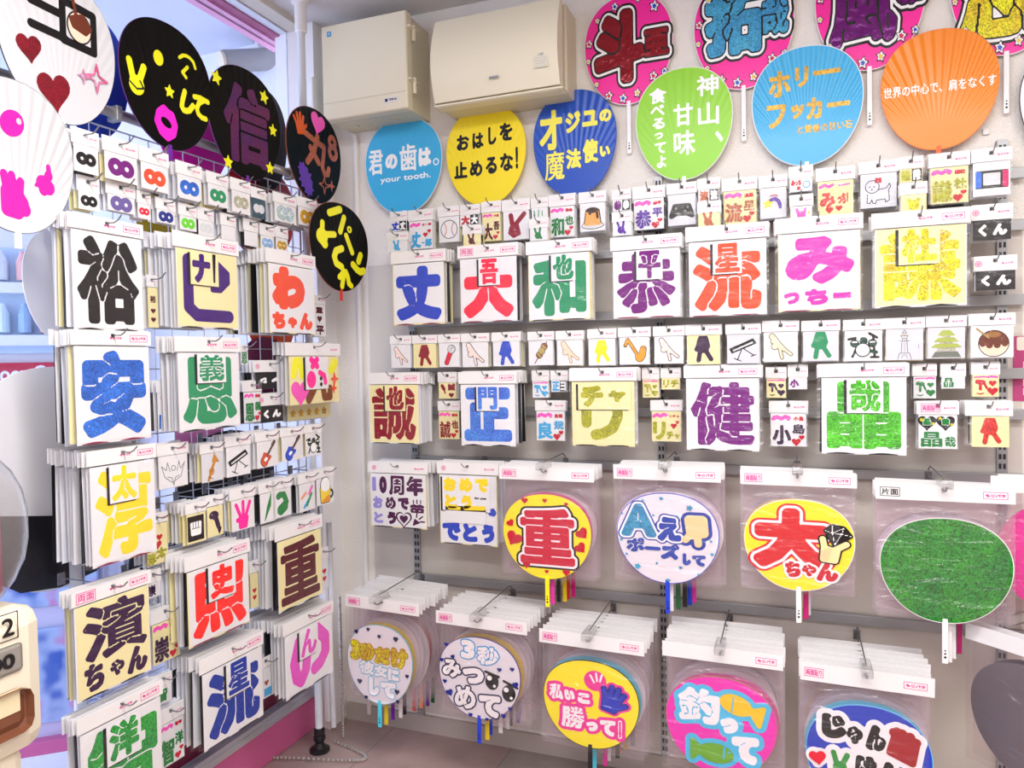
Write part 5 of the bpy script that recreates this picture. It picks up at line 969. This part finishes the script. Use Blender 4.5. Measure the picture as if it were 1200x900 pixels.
# ------------------------------------------------------------------ decorated display fans clipped to the rack rail
BK = ribbed('050403', .12, .5, .15)
def shite(a): return [('t', 'し', .64, .22 * a / .95, .8, .47 * a / .95, .012), ('t', 'て', .8, .16 * a / .95, .99, .38 * a / .95, .014)]
wall_fan('white round fan with black lettering, dark hearts and a dumpling sticker', (-6, -36, 134, 142), ribbed('d6d6da', .2), BLACKC, PW, [(BLACK, lambda a: [('s', .028, [(.27, a * .73), (.5, a * .72)]), ('s', .028, [(.27, a * .58), (.55, a * .57)]), ('s', .028, [(.53, a * .84), (.53, a * .56)]), ('s', .028, [(.53, a * .82), (.8, a * .80), (.8, a * .55), (.53, a * .56)])], 0, 'lettering'), (GLD, lambda a: [heart(.25, a * .42, .2, .15), heart(.44, a * .2, .28, .15)], 0, 'heart_stickers'), (BLACK, lambda a: [('c', .67, a * .68, .1)], .008, 'outline'), (SKIN, lambda a: [('c', .67, a * .68, .098)], 0, 'dumpling_sticker'), (plain('sauce_ink', '6a2c17'), lambda a: [('p', .02, [(.6, a * .72), (.7, a * .76), (.76, a * .7), (.72, a * .66), (.62, a * .68)]), ('s', .014, [(.6, a * .92), (.64, a * .76)])], 0, 'sauce_sticker'),
    (glitter('d84a80', 'c8a0c0'), lambda a: [spark(.69, a * .36, .05), spark(.81, a * .38, .1), ('-', spark(.81, a * .38, .055))], 0, 'spark_sticker')], place=on_rack, d=.10, hl=.03, group='decorated fans on the rack rail', rimw=.002)
wall_fan('black round fan with a winking face and して in yellow', (139, 26, 247, 173), BK, plain('fan_violet_rim', '5a1f6a', .4), PPu, [(LIME, lambda a: peace_up(.17, .45, .34) + [ell(.4, .69, .052, .06), ('s', .014, [(.63, .77), (.67, .80), (.71, .81), (.75, .805), (.79, .785), (.81, .74)]), ('s', .015, [(.72, .72), (.66, .66), (.70, .63)]), star(.51, .46, .055),
    ('s', .024, [(.68, .51), (.65, .43), (.64, .38), (.66, .355), (.69, .355), (.73, .37), (.77, .42)]), ('s', .022, [(.79, .50), (.86, .51), (.95, .50)]), ('s', .022, [(.9, .5), (.84, .46), (.815, .41), (.83, .37), (.87, .35), (.92, .35)])], 0, 'yellow_stickers'), (BLACKINK, lambda a: [('s', .007, [(.1, .42), (.17, .38), (.24, .4), (.2, .45)])], 0, 'finger_lines'),
    (vinyl('f81fd0'), lambda a: [('p', .035, [(.39, .26), (.44, .30), (.475, .28), (.52, .27), (.55, .2), (.53, .13), (.47, .09), (.41, .12), (.37, .19)]), ('-', ell(.46, .2, .06, .035, -.4))], 0, 'lip_sticker')], place=on_rack, d=.09, hl=.03, group='decorated fans on the rack rail', rimw=.002)
wall_fan('black round fan with purple 信 and yellow stars', (243, 80, 328, 209), BK, plain('fan_violet_rim', '5a1f6a', .4), PPu, [(glitter('4a1258', '5e1548', .3), lambda a: [('b', '信', .2, .13, .84, .84, .034, .02)], 0, 'lettering'), (LIME, lambda a: [star(.12, a * .8, .065, .2), star(.76, a * .82, .065, .2), star(.88, a * .54, .06), star(.82, a * .17, .06), star(.24, a * .1, .06)], 0, 'star_stickers')], place=on_rack, d=.09, hl=.03, group='decorated fans on the rack rail', rimw=.002)
wall_fan('dark teal fan with copper lettering, a hand and a pink heart', (335, 127, 399, 237), ribbed('040b11', .15, .5, .15), plain('fan_copper_rim', '8a4630', .4), PR, [(GLC, lambda a: [('s', .032, [(.3, .71), (.5, .66), (.67, .63), (.65, .5), (.63, .41), (.67, .34), (.73, .35), (.75, .41)]), ('s', .036, [(.55, .71), (.48, .54), (.36, .41)]), ('s', .036, [(.42, .57), (.56, .44)]), ('o', .83, .72, .055, .028), ('o', .84, .61, .065, .03), spark(.66, .22, .1), ('-', spark(.66, .22, .06)), spark(.8, .24, .06)], 0, 'lettering'), (vinyl('d8561e'), lambda a: open_hand(.24, .76, .28, .2), 0, 'hand_sticker'), (PINK, lambda a: [heart(.56, .86, .26, -.2)], 0, 'heart_sticker'), (VIOLET, lambda a: [star(.31, .22, .12, .3, 9, .6), star(.36, .13, .09, .1, 8, .6), star(.26, .31, .08, .3, 7, .6)], 0, 'burst_sticker')], place=on_rack, d=.09, hl=.03, group='decorated fans on the rack rail', rimw=.003)
wall_fan('black round fan reading パーンして in yellow beside the pillar', (362, 238, 431, 341), BK, plain('fan_copper_rim', '8a4630', .4), PR, [(LIME, lambda a: [('s', .042, [(.33, .86), (.5, .93)]), ('s', .036, [(.57, .85), (.5, .68)]), ('o', .66, .73, .028, .013), ('s', .034, [(.6, .65), (.7, .47)]), ('s', .04, [(.85, .46), (.81, .38)]), ('s', .042, [(.71, .33), (.78, .28), (.84, .26), (.9, .28)]), ('s', .04, [(.52, .49), (.42, .45), (.39, .38), (.42, .31), (.51, .28)]), ('s', .034, [(.51, .06), (.55, .23), (.58, .23), (.61, .18), (.63, .1), (.67, .08)]), ('s', .034, [(.55, .23), (.47, .16)]), ('c', .2, .58, .09), ('s', .034, [(.2, .6), (.21, .73)]), ('s', .036, [(.22, .6), (.4, .63)]), ('s', .05, [(.17, .57), (.24, .5)])], 0, 'lettering')], place=on_rack, d=.16, hl=.03, group='decorated fans on the rack rail', rimw=.003)
wall_fan('white ribbed fan with hot pink eye, lips and hand stickers', (-62, 92, 86, 272), ribbed('d4d4d8', .45), BLACKC, PW, [(vinyl('ff1fa8'), lambda a: [ell(.48, .71, .10, .085, .5), ('-', ('c', .535, .735, .022)), ('c', .71, .365, .052), ('c', .765, .42, .035), ('c', .765, .34, .05), ('c', .72, .32, .04), ('s', .012, [(.655, .34), (.7, .36)]), ('s', .02, [(.77, .45), (.765, .48)]), ('p', .05, [(.42, .15), (.5, .14), (.54, .2), (.5, .25), (.42, .26)]), ('s', .03, [(.42, .26), (.4, .37)]), ('s', .03, [(.47, .26), (.46, .37)]), ('s', .03, [(.52, .26), (.53, .34)]), ('c', .56, .16, .045)], 0, 'sticker')], place=on_rack, d=.13, hl=.03, group='decorated fans on the rack rail', rimw=.002)

# fans hung on the far side of the grid
def rear(label, b, m, d=-.05, hm=None, **kw): wall_fan(label, b, m, kw.pop('rim', m), hm or m, [], place=on_rack, d=d, hl=.05, group=None, **kw)
rear('blue fan hanging behind the white fan with hearts', (60, 14, 150, 160), pl('deep_blue', '1b3fb4'), -.03)
rear('hot pink fan behind the winking black fan', (180, 90, 268, 215), pl('hot_pink', 'f01fc0'), -.05)
rear('black fan behind the purple lettered fan', (285, 105, 336, 222), PBk, -.05)
rear('grey white fan on the far side beside the black 裕 pack', (26, 268, 112, 400), pl('grey_white', 'e6e4e8'), -.04)
rear('red fan behind the tiny figure eight packs', (262, 190, 345, 305), pl('deep_red', 'b0142c'), -.075)
rear('mustard fan behind the tiny lime figure eight pack', (160, 225, 262, 330), pl('mustard', 'c8a82a'), -.06)
rear('orange fan on the far side below the わ pack', (288, 330, 346, 420), pl('deep_orange', 'e2521e'), -.05)
rear('maroon fan on the far side above the black くん pack', (282, 395, 338, 470), pl('maroon', '7a1646'), -.03)
rear('black fan on the far side behind the icon rows', (205, 505, 322, 640), PBk, -.06)
rear('black fan on the far side left of the 照 pack', (150, 610, 232, 712), PBk, -.12)
rear('dark violet fan on the far side behind the 重 pack', (288, 560, 372, 680), pl('dark_violet', '1f1228'), -.10)
rear('pale pink fan on the far side by the flames picture pack', (205, 470, 262, 560), pl('pale_pink', 'f08ac8'), -.09)
t = wall_fan('big round board, white above and black below, left of the rack packs', (-62, 430, 165, 695), plain('board_white', 'e2e1e6', .35), plain('board_edge', 'e8e6ea', .4), PW, [(BLACKC, lambda a: [('p', 0, [(.04, a * .4), (.2, a * .38), (.5, a * .33), (.8, a * .28), (.97, a * .3), (.9, a * .14), (.7, a * .03), (.5, a * .005), (.3, a * .03), (.1, a * .16)])], 0, 'black_lower_half')], place=on_rack, d=-.05, hl=0, rimw=.002, low=.06, name='round_board')

# ------------------------------------------------------------------ boxes high on the back wall
BEI = plain('beige_plastic', 'e9e0c6', .4); BEI2 = plain('beige_plastic_dark', 'd8ceb2', .45)
def wbox(px0, pyt, px1, pyb, d):
    s0, z1 = on_back(px0, pyt, d); s1, _ = on_back(px1, (pyt + pyb) / 2, d); _, z0 = on_back(px0, pyb, d); return s0, s1, z0, z1
s0, s1, z0, z1 = wbox(376, 33, 477, 141, .17)
s0 = max(s0, -1.55)
t = thing('distribution_box', 'cream hinged distribution box on the wall by the pillar', 'electrical box', ((s0 + s1) / 2, 0, z0)); w, h = s1 - s0, z1 - z0
obj('body', box(-w / 2 + .004, w / 2 - .004, -.13, 0, 0, h, .006), t, mat=BEI2)
bm = bmesh.new(); bx(bm, -w / 2, w / 2, -.17, -.132, -.004, h + .004, .006); dr = obj('lid', bm, t, mat=BEI)
bm = bmesh.new(); bx(bm, -w / 2 + .006, w / 2 - .006, -.1712, -.1695, .05, .0525); obj('lid_groove', bm, dr, mat=BEI2)
for zz in (h * .25, h * .8):
    bm = bmesh.new(); tube(bm, [(w / 2 + .008, -.135, zz - .025), (w / 2 + .008, -.135, zz + .025)], .007, 10); bx(bm, w / 2 - .005, w / 2 + .012, -.165, -.11, zz + .012, zz + .018); obj('hinge', bm, t, mat=BEI)
bm = bmesh.new()
for i in range(4): lathe(bm, [(.016, 0), (.016, -.003), (.012, -.0035)], 16, (-w / 2 + .06 + i * .055, -.07, 0))
obj('knockouts', bm, t, mat=BEI2)
o = obj('maker_plate', box(w / 2 - .085, w / 2 - .035, -.1716, -.17, .022, .038), t, mat=WHITE); put_layers([(BLACKINK, lambda a: [('p', 0, [(.06, .06), (.26, .06), (.26, a - .06), (.06, a - .06)]), ('t', 'TEMPEARL', .32, .09, .95, a - .07, .003)], 0, 'plate_print')], o, .05, .016, w / 2 - .06, .022, -.1717, 60)
put_layers([(SKY, lambda a: [('p', .02, [(.05, .05), (.95, .05), (.95, .95), (.05, .95)]), ('-', ('c', .5, .5, .25)), ('c', .5, .45, .14)], 0, 'mark')], dr, .018, .018, -w / 2 + .032, h - .035, -.1702, 40)
s0, s1, z0, z1 = wbox(503, 20, 653, 119, .19); z1 = min(z1, CEIL - .02)
t = thing('breaker_panel', 'wide cream breaker panel with a bowed cover on the back wall', 'electrical box', ((s0 + s1) / 2, 0, z0)); w, h = s1 - s0, z1 - z0
obj('body', box(-w / 2, w / 2 + .006, -.11, 0, -.008, h, .006), t, mat=BEI2)
bm = bmesh.new(); n = 12; A = []; Bq = []
for i in range(n + 1):
    u = i / n; z = u * h; y = -.15 - .04 * math.sin(math.pi * min(1, .12 + .88 * u))
    A.append((y, z))
for x0_, x1_ in ((-w / 2, w / 2),):
    Lv = [bm.verts.new((x0_, y, z)) for y, z in A]; Rv = [bm.verts.new((x1_, y, z)) for y, z in A]
    Lb = [bm.verts.new((x0_, -.131, z)) for y, z in A]; Rb = [bm.verts.new((x1_, -.131, z)) for y, z in A]
    for i in range(n): bm.faces.new((Lv[i], Rv[i], Rv[i + 1], Lv[i + 1])); bm.faces.new((Lb[i], Lv[i], Lv[i + 1], Lb[i + 1])); bm.faces.new((Rv[i], Rb[i], Rb[i + 1], Rv[i + 1])); bm.faces.new((Lb[i + 1], Rb[i + 1], Rb[i], Lb[i]))
    bm.faces.new((Lv[0], Lb[0], Rb[0], Rv[0])); bm.faces.new((Lv[n], Rv[n], Rb[n], Lb[n]))
cov = smooth(obj('cover', bm, t, mat=BEI)); es = cov.modifiers.new('edges', 'EDGE_SPLIT'); es.split_angle = math.radians(40)
bm = bmesh.new(); bx(bm, -w / 2 - .004, w / 2 + .008, -.166, -.111, -.014, -.003, .008); obj('lower_rail', bm, t, mat=BEI)
o = obj('notice_label', box(w / 2 - .075, w / 2 - .03, -.1885, -.1860, .05, .095), t, mat=plain('label_paper', 'e6e0cc', .5)); put_layers([(GREYI, lambda a: [('t', 'ご注意', .3, a - .26, .7, a - .08, .005)] + [('s', .008, [(.08, .1 + .13 * i), (.92, .1 + .13 * i)]) for i in range(5)], 0, 'label_print')], o, .045, .045, w / 2 - .0525, .05, -.1886, 70)
bm = bmesh.new(); bx(bm, -.01, .02, -.19, -.187, .04, .046); obj('maker_mark', bm, t, mat=GREYI)

# ------------------------------------------------------------------ capsule machine at the left edge
def Pz(px, py, x):  # point on the plane X = x
    r = ray(px, py); k = (x - CAM.x) / r.x; p = CAM + r * k; return p.y, p.z
yE, _ = Pz(57, 800, -1.30); _, zB = Pz(30, 885, -1.30); _, zT = Pz(20, 500, -1.34); _, zM = Pz(20, 705, -1.34)
MCX, MCY = -1.46, yE - .17
t = thing('capsule_machine', 'cream capsule toy vending machine with a clear dome at the left edge', 'vending machine', (MCX, MCY, 0))
CRM = plain('cream_enamel', 'efe6cf', .35)
def rslab(bm, sx, sy, z0, z1, bev): bx(bm, -sx, sx, -sy, sy, z0, z1, bev)
bm = bmesh.new(); rslab(bm, .16, .17, zB, zM, .035); body = obj('body', bm, t, mat=CRM)
bm = bmesh.new(); rslab(bm, .135, .14, zB - .09, zB + .01, .02); obj('base', bm, t, mat=CRM)
bm = bmesh.new()
for sx in (-.09, .09):
    for sy in (-.1, .1): tube(bm, [(sx, sy, zB - .08), (sx * 1.15, sy * 1.15, 0)], .014, 10)
obj('stand', bm, t, mat=STEEL)
bm = bmesh.new(); hz = zT - .035 - zM; lathe(bm, [(.12, 0), (.14, hz * .05), (.158, hz * .15), (.172, hz * .28), (.178, hz * .42), (.178, hz * .58), (.172, hz * .72), (.158, hz * .85), (.14, hz * .94), (.12, hz)], 64, (0, 0, zM))
for v in bm.verts:
    q = math.atan2(v.co.y, v.co.x); f_ = (abs(math.cos(q)) ** 4 + abs(math.sin(q)) ** 4) ** -.25; v.co.x *= f_; v.co.y *= f_
smooth(obj('clear_dome', bm, t, mat=CLEAR))
bm = bmesh.new(); lathe(bm, [(.13, 0), (.14, .004), (.14, .03), (.13, .038)], 40, (0, 0, zT - .038)); obj('lid', bm, t, mat=CRM)
bm = bmesh.new(); bx(bm, -.10, .09, -.06, .145, zM + .01, zM + hz * .9, .01); obj('display_card', bm, t, mat=plain('wine_card', '8a1740', .5))
R = random.Random(3)
for k in range(4):
    bm = bmesh.new(); bmesh.ops.create_uvsphere(bm, u_segments=16, v_segments=10, radius=.022); c = smooth(obj('capsule_picture', bm, t, (.098, .105, zM + hz * (.2 + .19 * k)), plain('capsule_%d' % (k % 3), ('d8e4c0', 'b9a88a', 'e8dfd0')[k % 3], .4))); c.scale = (.3, 1, 1)
o = obj('coin_plate', box(.158, .166, .02, .12, zM - .11, zM - .06, .006), t, mat=plain('plate_grey', 'a8a49c', .4, .4))
def side_text(parent, shapes, w, h, x, y, z, mat, nm):
    q = obj(nm, inked(art(shapes, w, h, 0, 60), mat), parent, (x, y, z)); q.rotation_euler = (0, 0, math.pi / 2); return q
side_text(t, [('t', '200', .05, .05, .95, .4, .02)], .075, .035, .168, .07, zM - .102, BLACKINK, 'price_digits')
side_text(t, [('t', 'mini 2', .05, .05, .95, .3, .006), ('s', .008, [(0, 0), (1, 0), (1, .36), (0, .36), (0, 0)])], .13, .05, .162, .05, zM - .05, BLACKINK, 'name_plate_print')
bm = bmesh.new(); bx(bm, .156, .166, -.04, .13, zB + .05, zM - .14, .02); pk_ = obj('pocket', bm, t, mat=plain('brown_pocket', '7a4a34', .3))
bm = bmesh.new(); bx(bm, .166, .168, .0, .11, zB + .13, zM - .18, .0005); obj('instruction_label', bm, pk_, mat=plain('label_cream', 'eadcb4', .5))

# ------------------------------------------------------------------ what stands outside the window
o = struct('exterior_pavement', box(-7, -1.72, -6, 1.5, -.12, -.02), plain('pavement_white', 'e6e3e8', .7, 0, .15, 20.))
o = struct('exterior_wall', box(-7, -1.75, .12, .3, -.02, 2.62), plain('rough_plaster', 'e8e9f0', .85, 0, .9, 9.))
o = struct('exterior_canopy', box(-3.6, -1.74, -5, .12, 2.58, 2.66), plain('canopy_panel', 'd6dbee', .6))
o = struct('exterior_canopy_beam', box(-2.62, -2.58, -5, .12, 2.555, 2.58), plain('canopy_seam', 'bcc2da', .6))
p = CAM + ray(303, 70) * ((-1.95 - CAM.x) / ray(303, 70).x)
t = thing('security_camera', 'grey bullet security camera under the canopy outside', 'camera', (p.x, p.y, p.z), math.radians(-25))
CAMG = plain('camera_grey', 'a39f9c', .45)
bm = bmesh.new(); tube(bm, [(-.02, -.13, -.035), (0, 0, 0), (.02, .08, .02)], .042, 18); smooth(obj('housing', bm, t, mat=CAMG))
bm = bmesh.new(); tube(bm, [(-.0215, -.142, -.038), (-.020, -.1305, -.0355)], .036, 18); obj('lens_hood', bm, t, mat=plain('lens_warm', 'e8d8b8', .3))
bm = bmesh.new(); tube(bm, [(0, 0, .03), (0, .0, .10)], .012, 10); tube(bm, [(0, 0, .09), (0, 0, 2.58 - p.z)], .026, 14); obj('bracket', bm, t, mat=WHITE)
bm = bmesh.new(); tube(bm, [(.03, .03, .045), (.04, .02, .1), (.02, .01, 2.575 - p.z)], .005, 6); obj('cable', bm, t, mat=plain('cable_grey', '6f6c78', .5))
# drinks machine
t = thing('drinks_machine', 'drinks vending machine outside with bottles and a red band', 'vending machine', (-2.95, -.42, -.02), math.radians(48))
obj('cabinet', box(-.5, .5, .02, .7, 0, 1.92, .02), t, mat=plain('machine_white', 'eef1f6', .35))
fr = obj('display_window', box(-.46, .46, -.012, .018, 1.39, 1.80, .008), t, mat=plain('machine_blue', 'c4dcf4', .3))
R = random.Random(5)
bm0 = bmesh.new(); lathe(bm0, [(.028, 0), (.03, .01), (.03, .1), (.014, .14), (.014, .155)], 12)
bots = [mesh_of(bm0.copy(), 'bottle', plain('bottle_%d' % k, c, .25)) for k, c in enumerate(('d4ecf0', '9cc0e6', 'e6f0f6', 'f0b8b0'))]
for j, z in enumerate((1.67, 1.47)):
    for k in range(13): obj('sample_bottle', bots[R.randrange(4)], t, (-.42 + k * .07, -.045, z)).scale = (.75, .75, .72)
    obj('price_strip', box(-.45, .45, -.075, -.012, z - .05, z - .01), t, mat=plain('strip_white', 'eef4fa', .4))
obj('red_band', box(-.5, .5, -.006, .02, 1.255, 1.355), t, mat=plain('band_red', 'c8143c', .4))
put_layers([(WHITEI, lambda a: [('t', 'Coca-Cola', .05, .02, .95, a - .02, .006)], 0, 'band_lettering')], t, .30, .075, .21, 1.275, -.0065, 90)
obj('lower_panel', box(-.47, .47, -.004, .02, .1, 1.2, .004), t, mat=plain('panel_white', 'f4f4f8', .4))
obj('delivery_flap', box(-.3, .1, -.016, -.0045, .2, .36, .006), t, mat=plain('flap_grey', 'b8bcc8', .3))
# colourful capsule cabinet outside
y_, z_ = Pz(66, 770, -1.95)
t = thing('capsule_cabinet', 'pink and blue capsule toy cabinet outside behind the glass', 'vending machine', (-2.02, y_ - .05, -.02), math.radians(40))
obj('cabinet', box(-.22, .22, .0, .3, .25, 1.0, .015), t, mat=plain('cabinet_pale', 'dcd6ee', .4))
def blobs():
    m, nt, p = nodes('capsule_art'); n = nt.nodes.new('ShaderNodeTexNoise'); n.inputs['Scale'].default_value = 9; cr = nt.nodes.new('ShaderNodeValToRGB'); tc = nt.nodes.new('ShaderNodeTexCoord')
    e = cr.color_ramp.elements; e[0].position = .36; e[0].color = lin('4f74c8'); e[1].position = .64; e[1].color = lin('f06ab4'); q = e.new(.5); q.color = lin('b8cdf0'); cr.color_ramp.interpolation = 'EASE'
    nt.links.new(tc.outputs['Object'], n.inputs['Vector']); nt.links.new(n.outputs['Fac'], cr.inputs[0]); nt.links.new(cr.outputs[0], p.inputs['Base Color']); p.inputs['Roughness'].default_value = .25; return m
BL = blobs()
obj('upper_window', box(-.2, .2, -.012, -.001, .66, .97, .006), t, mat=BL)
obj('lower_window', box(-.2, .2, -.012, -.001, .33, .60, .006), t, mat=BL)
obj('pink_rail', box(-.23, .23, -.03, .31, .25, .29, .004), t, mat=PINKB)
bm = bmesh.new()
for sx in (-.19, .19):
    for sy in (.04, .26): tube(bm, [(sx, sy, .0), (sx, sy, .26)], .015, 8)
obj('stand', bm, t, mat=STEEL)

# ------------------------------------------------------------------ right margin: poster and fan packs hanging from side arms
s0, s1, z0, z1 = place_box((1187, 394, 1300, 470), .004, on_back)
t = thing('notice_poster', 'magenta bordered notice with a heart at the right edge', 'poster', ((s0 + s1) / 2, -.0025, z0)); w, h = s1 - s0, z1 - z0
obj('sheet', box(-w / 2, w / 2, -.002, 0, 0, h, 0), t, mat=plain('poster_magenta', 'c0427e', .5))
put_layers([(plain('poster_cream', 'f4ece0', .5), lambda a: [('p', .01, [(.12, .08 + .11 * k), (.9, .08 + .11 * k), (.9, .16 + .11 * k), (.12, .16 + .11 * k)]) for k in range(4)] + [('p', .02, [(.06, a - .16), (.96, a - .16), (.96, a - .03), (.06, a - .03)])], 0, 'cream_rows'), (MAG, lambda a: [heart(.2, a - .09, .12)] + [('s', .006, [(.18, .12 + .11 * k), (.7, .12 + .11 * k)]) for k in range(4)], 0, 'poster_print')], t, w, h, 0, 0, -.0021, 90)
def side_pack(label, px, py, d, w, h, yaw, fm, hm, n=2):
    s, z = on_back(px, py, d); G = 'fan packs at the right margin'
    for k in range(n):
        t = thing('fan_pack', label if k == 0 else 'fan pack hanging behind the ' + label, 'fan pack', (s + .02 * k, -d + .02 * k, z + .002 * k), math.radians(yaw), G)
        obj('header_card', header_mesh(w, .04), t); obj('clear_bag', bag_mesh(w, -h, -.04, -.005, FILMFAN, 5 + k, .0012), t)
        obj('fan_head', disc_mesh(w * .92, w * .9, -.0012, .0012, fm), t, (0, 0, -.04 - .02 - w * .45)); obj('handle', handle_mesh(-.1 - w * .45, -w * .45 + .012, .013, hm), t, (0, .0002, -.06 - w * .45))
    hook(lambda s_, z_, d_: bw(s_, z_, d_) + Vector((math.sin(math.radians(-yaw)) * (d - d_), (d - d_) - (d - d_) * math.cos(math.radians(yaw)), 0)), s, z - .009, d, math.radians(yaw), 'long hook holding the ' + label, None, r=.0022, tag_=True)
side_pack('magenta fan pack at the right edge under the notice', 1247, 560, .2, .30, .34, 0, pl('magenta_fan', 'e8259c'), PMg)
side_pack('smoky grey fan pack hanging turned at the lower right edge', 1208, 752, .30, .30, .34, -42, plain('smoky_fan', '6a6266', .45), PBk)
s, z = on_back(1103, 88, .0); bm = bmesh.new(); 
s, z = on_back(1155, 155, 0); tag(obj('wall_clip', box(s - .008, s + .008, -.008, 0, z - .008, z + .008, .002), mat=WHITE), 'tiny white clip stuck on the wall right of the orange fan', 'clip')

# ------------------------------------------------------------------ bead chain and cord by the pillar
p0 = CAM + ray(398, 700) * ((-.16 - CAM.y) / ray(398, 700).y)
bm = bmesh.new(); N_ = 90
for k in range(N_):
    u = k / (N_ - 1)
    if u < .55: q = Vector((p0.x, p0.y, p0.z + (.012 - p0.z) * (u / .55)))
    else: v = (u - .55) / .45; q = Vector((p0.x - .02 + .16 * math.sin(v * 4.2), p0.y - .02 - .16 * v, .008))
    bmesh.ops.create_icosphere(bm, subdivisions=1, radius=.0065, matrix=Matrix.Translation(q))
tag(obj('bead_chain', bm, mat=plain('bead_silver', 'c8c2bc', .25, .6)), 'beaded chain hanging by the pillar and trailing on the floor', 'chain')
bm = bmesh.new(); tube(bm, [(-1.535, -.115, 0.02), (-1.535, -.118, .25), (-1.53, -.115, .5), (-1.535, -.113, .75)], .009, 10); tag(smooth(obj('cord_cover', bm, mat=plain('cord_white', 'f0eef0', .4))), 'white cord running up the front of the corner pillar', 'cord')
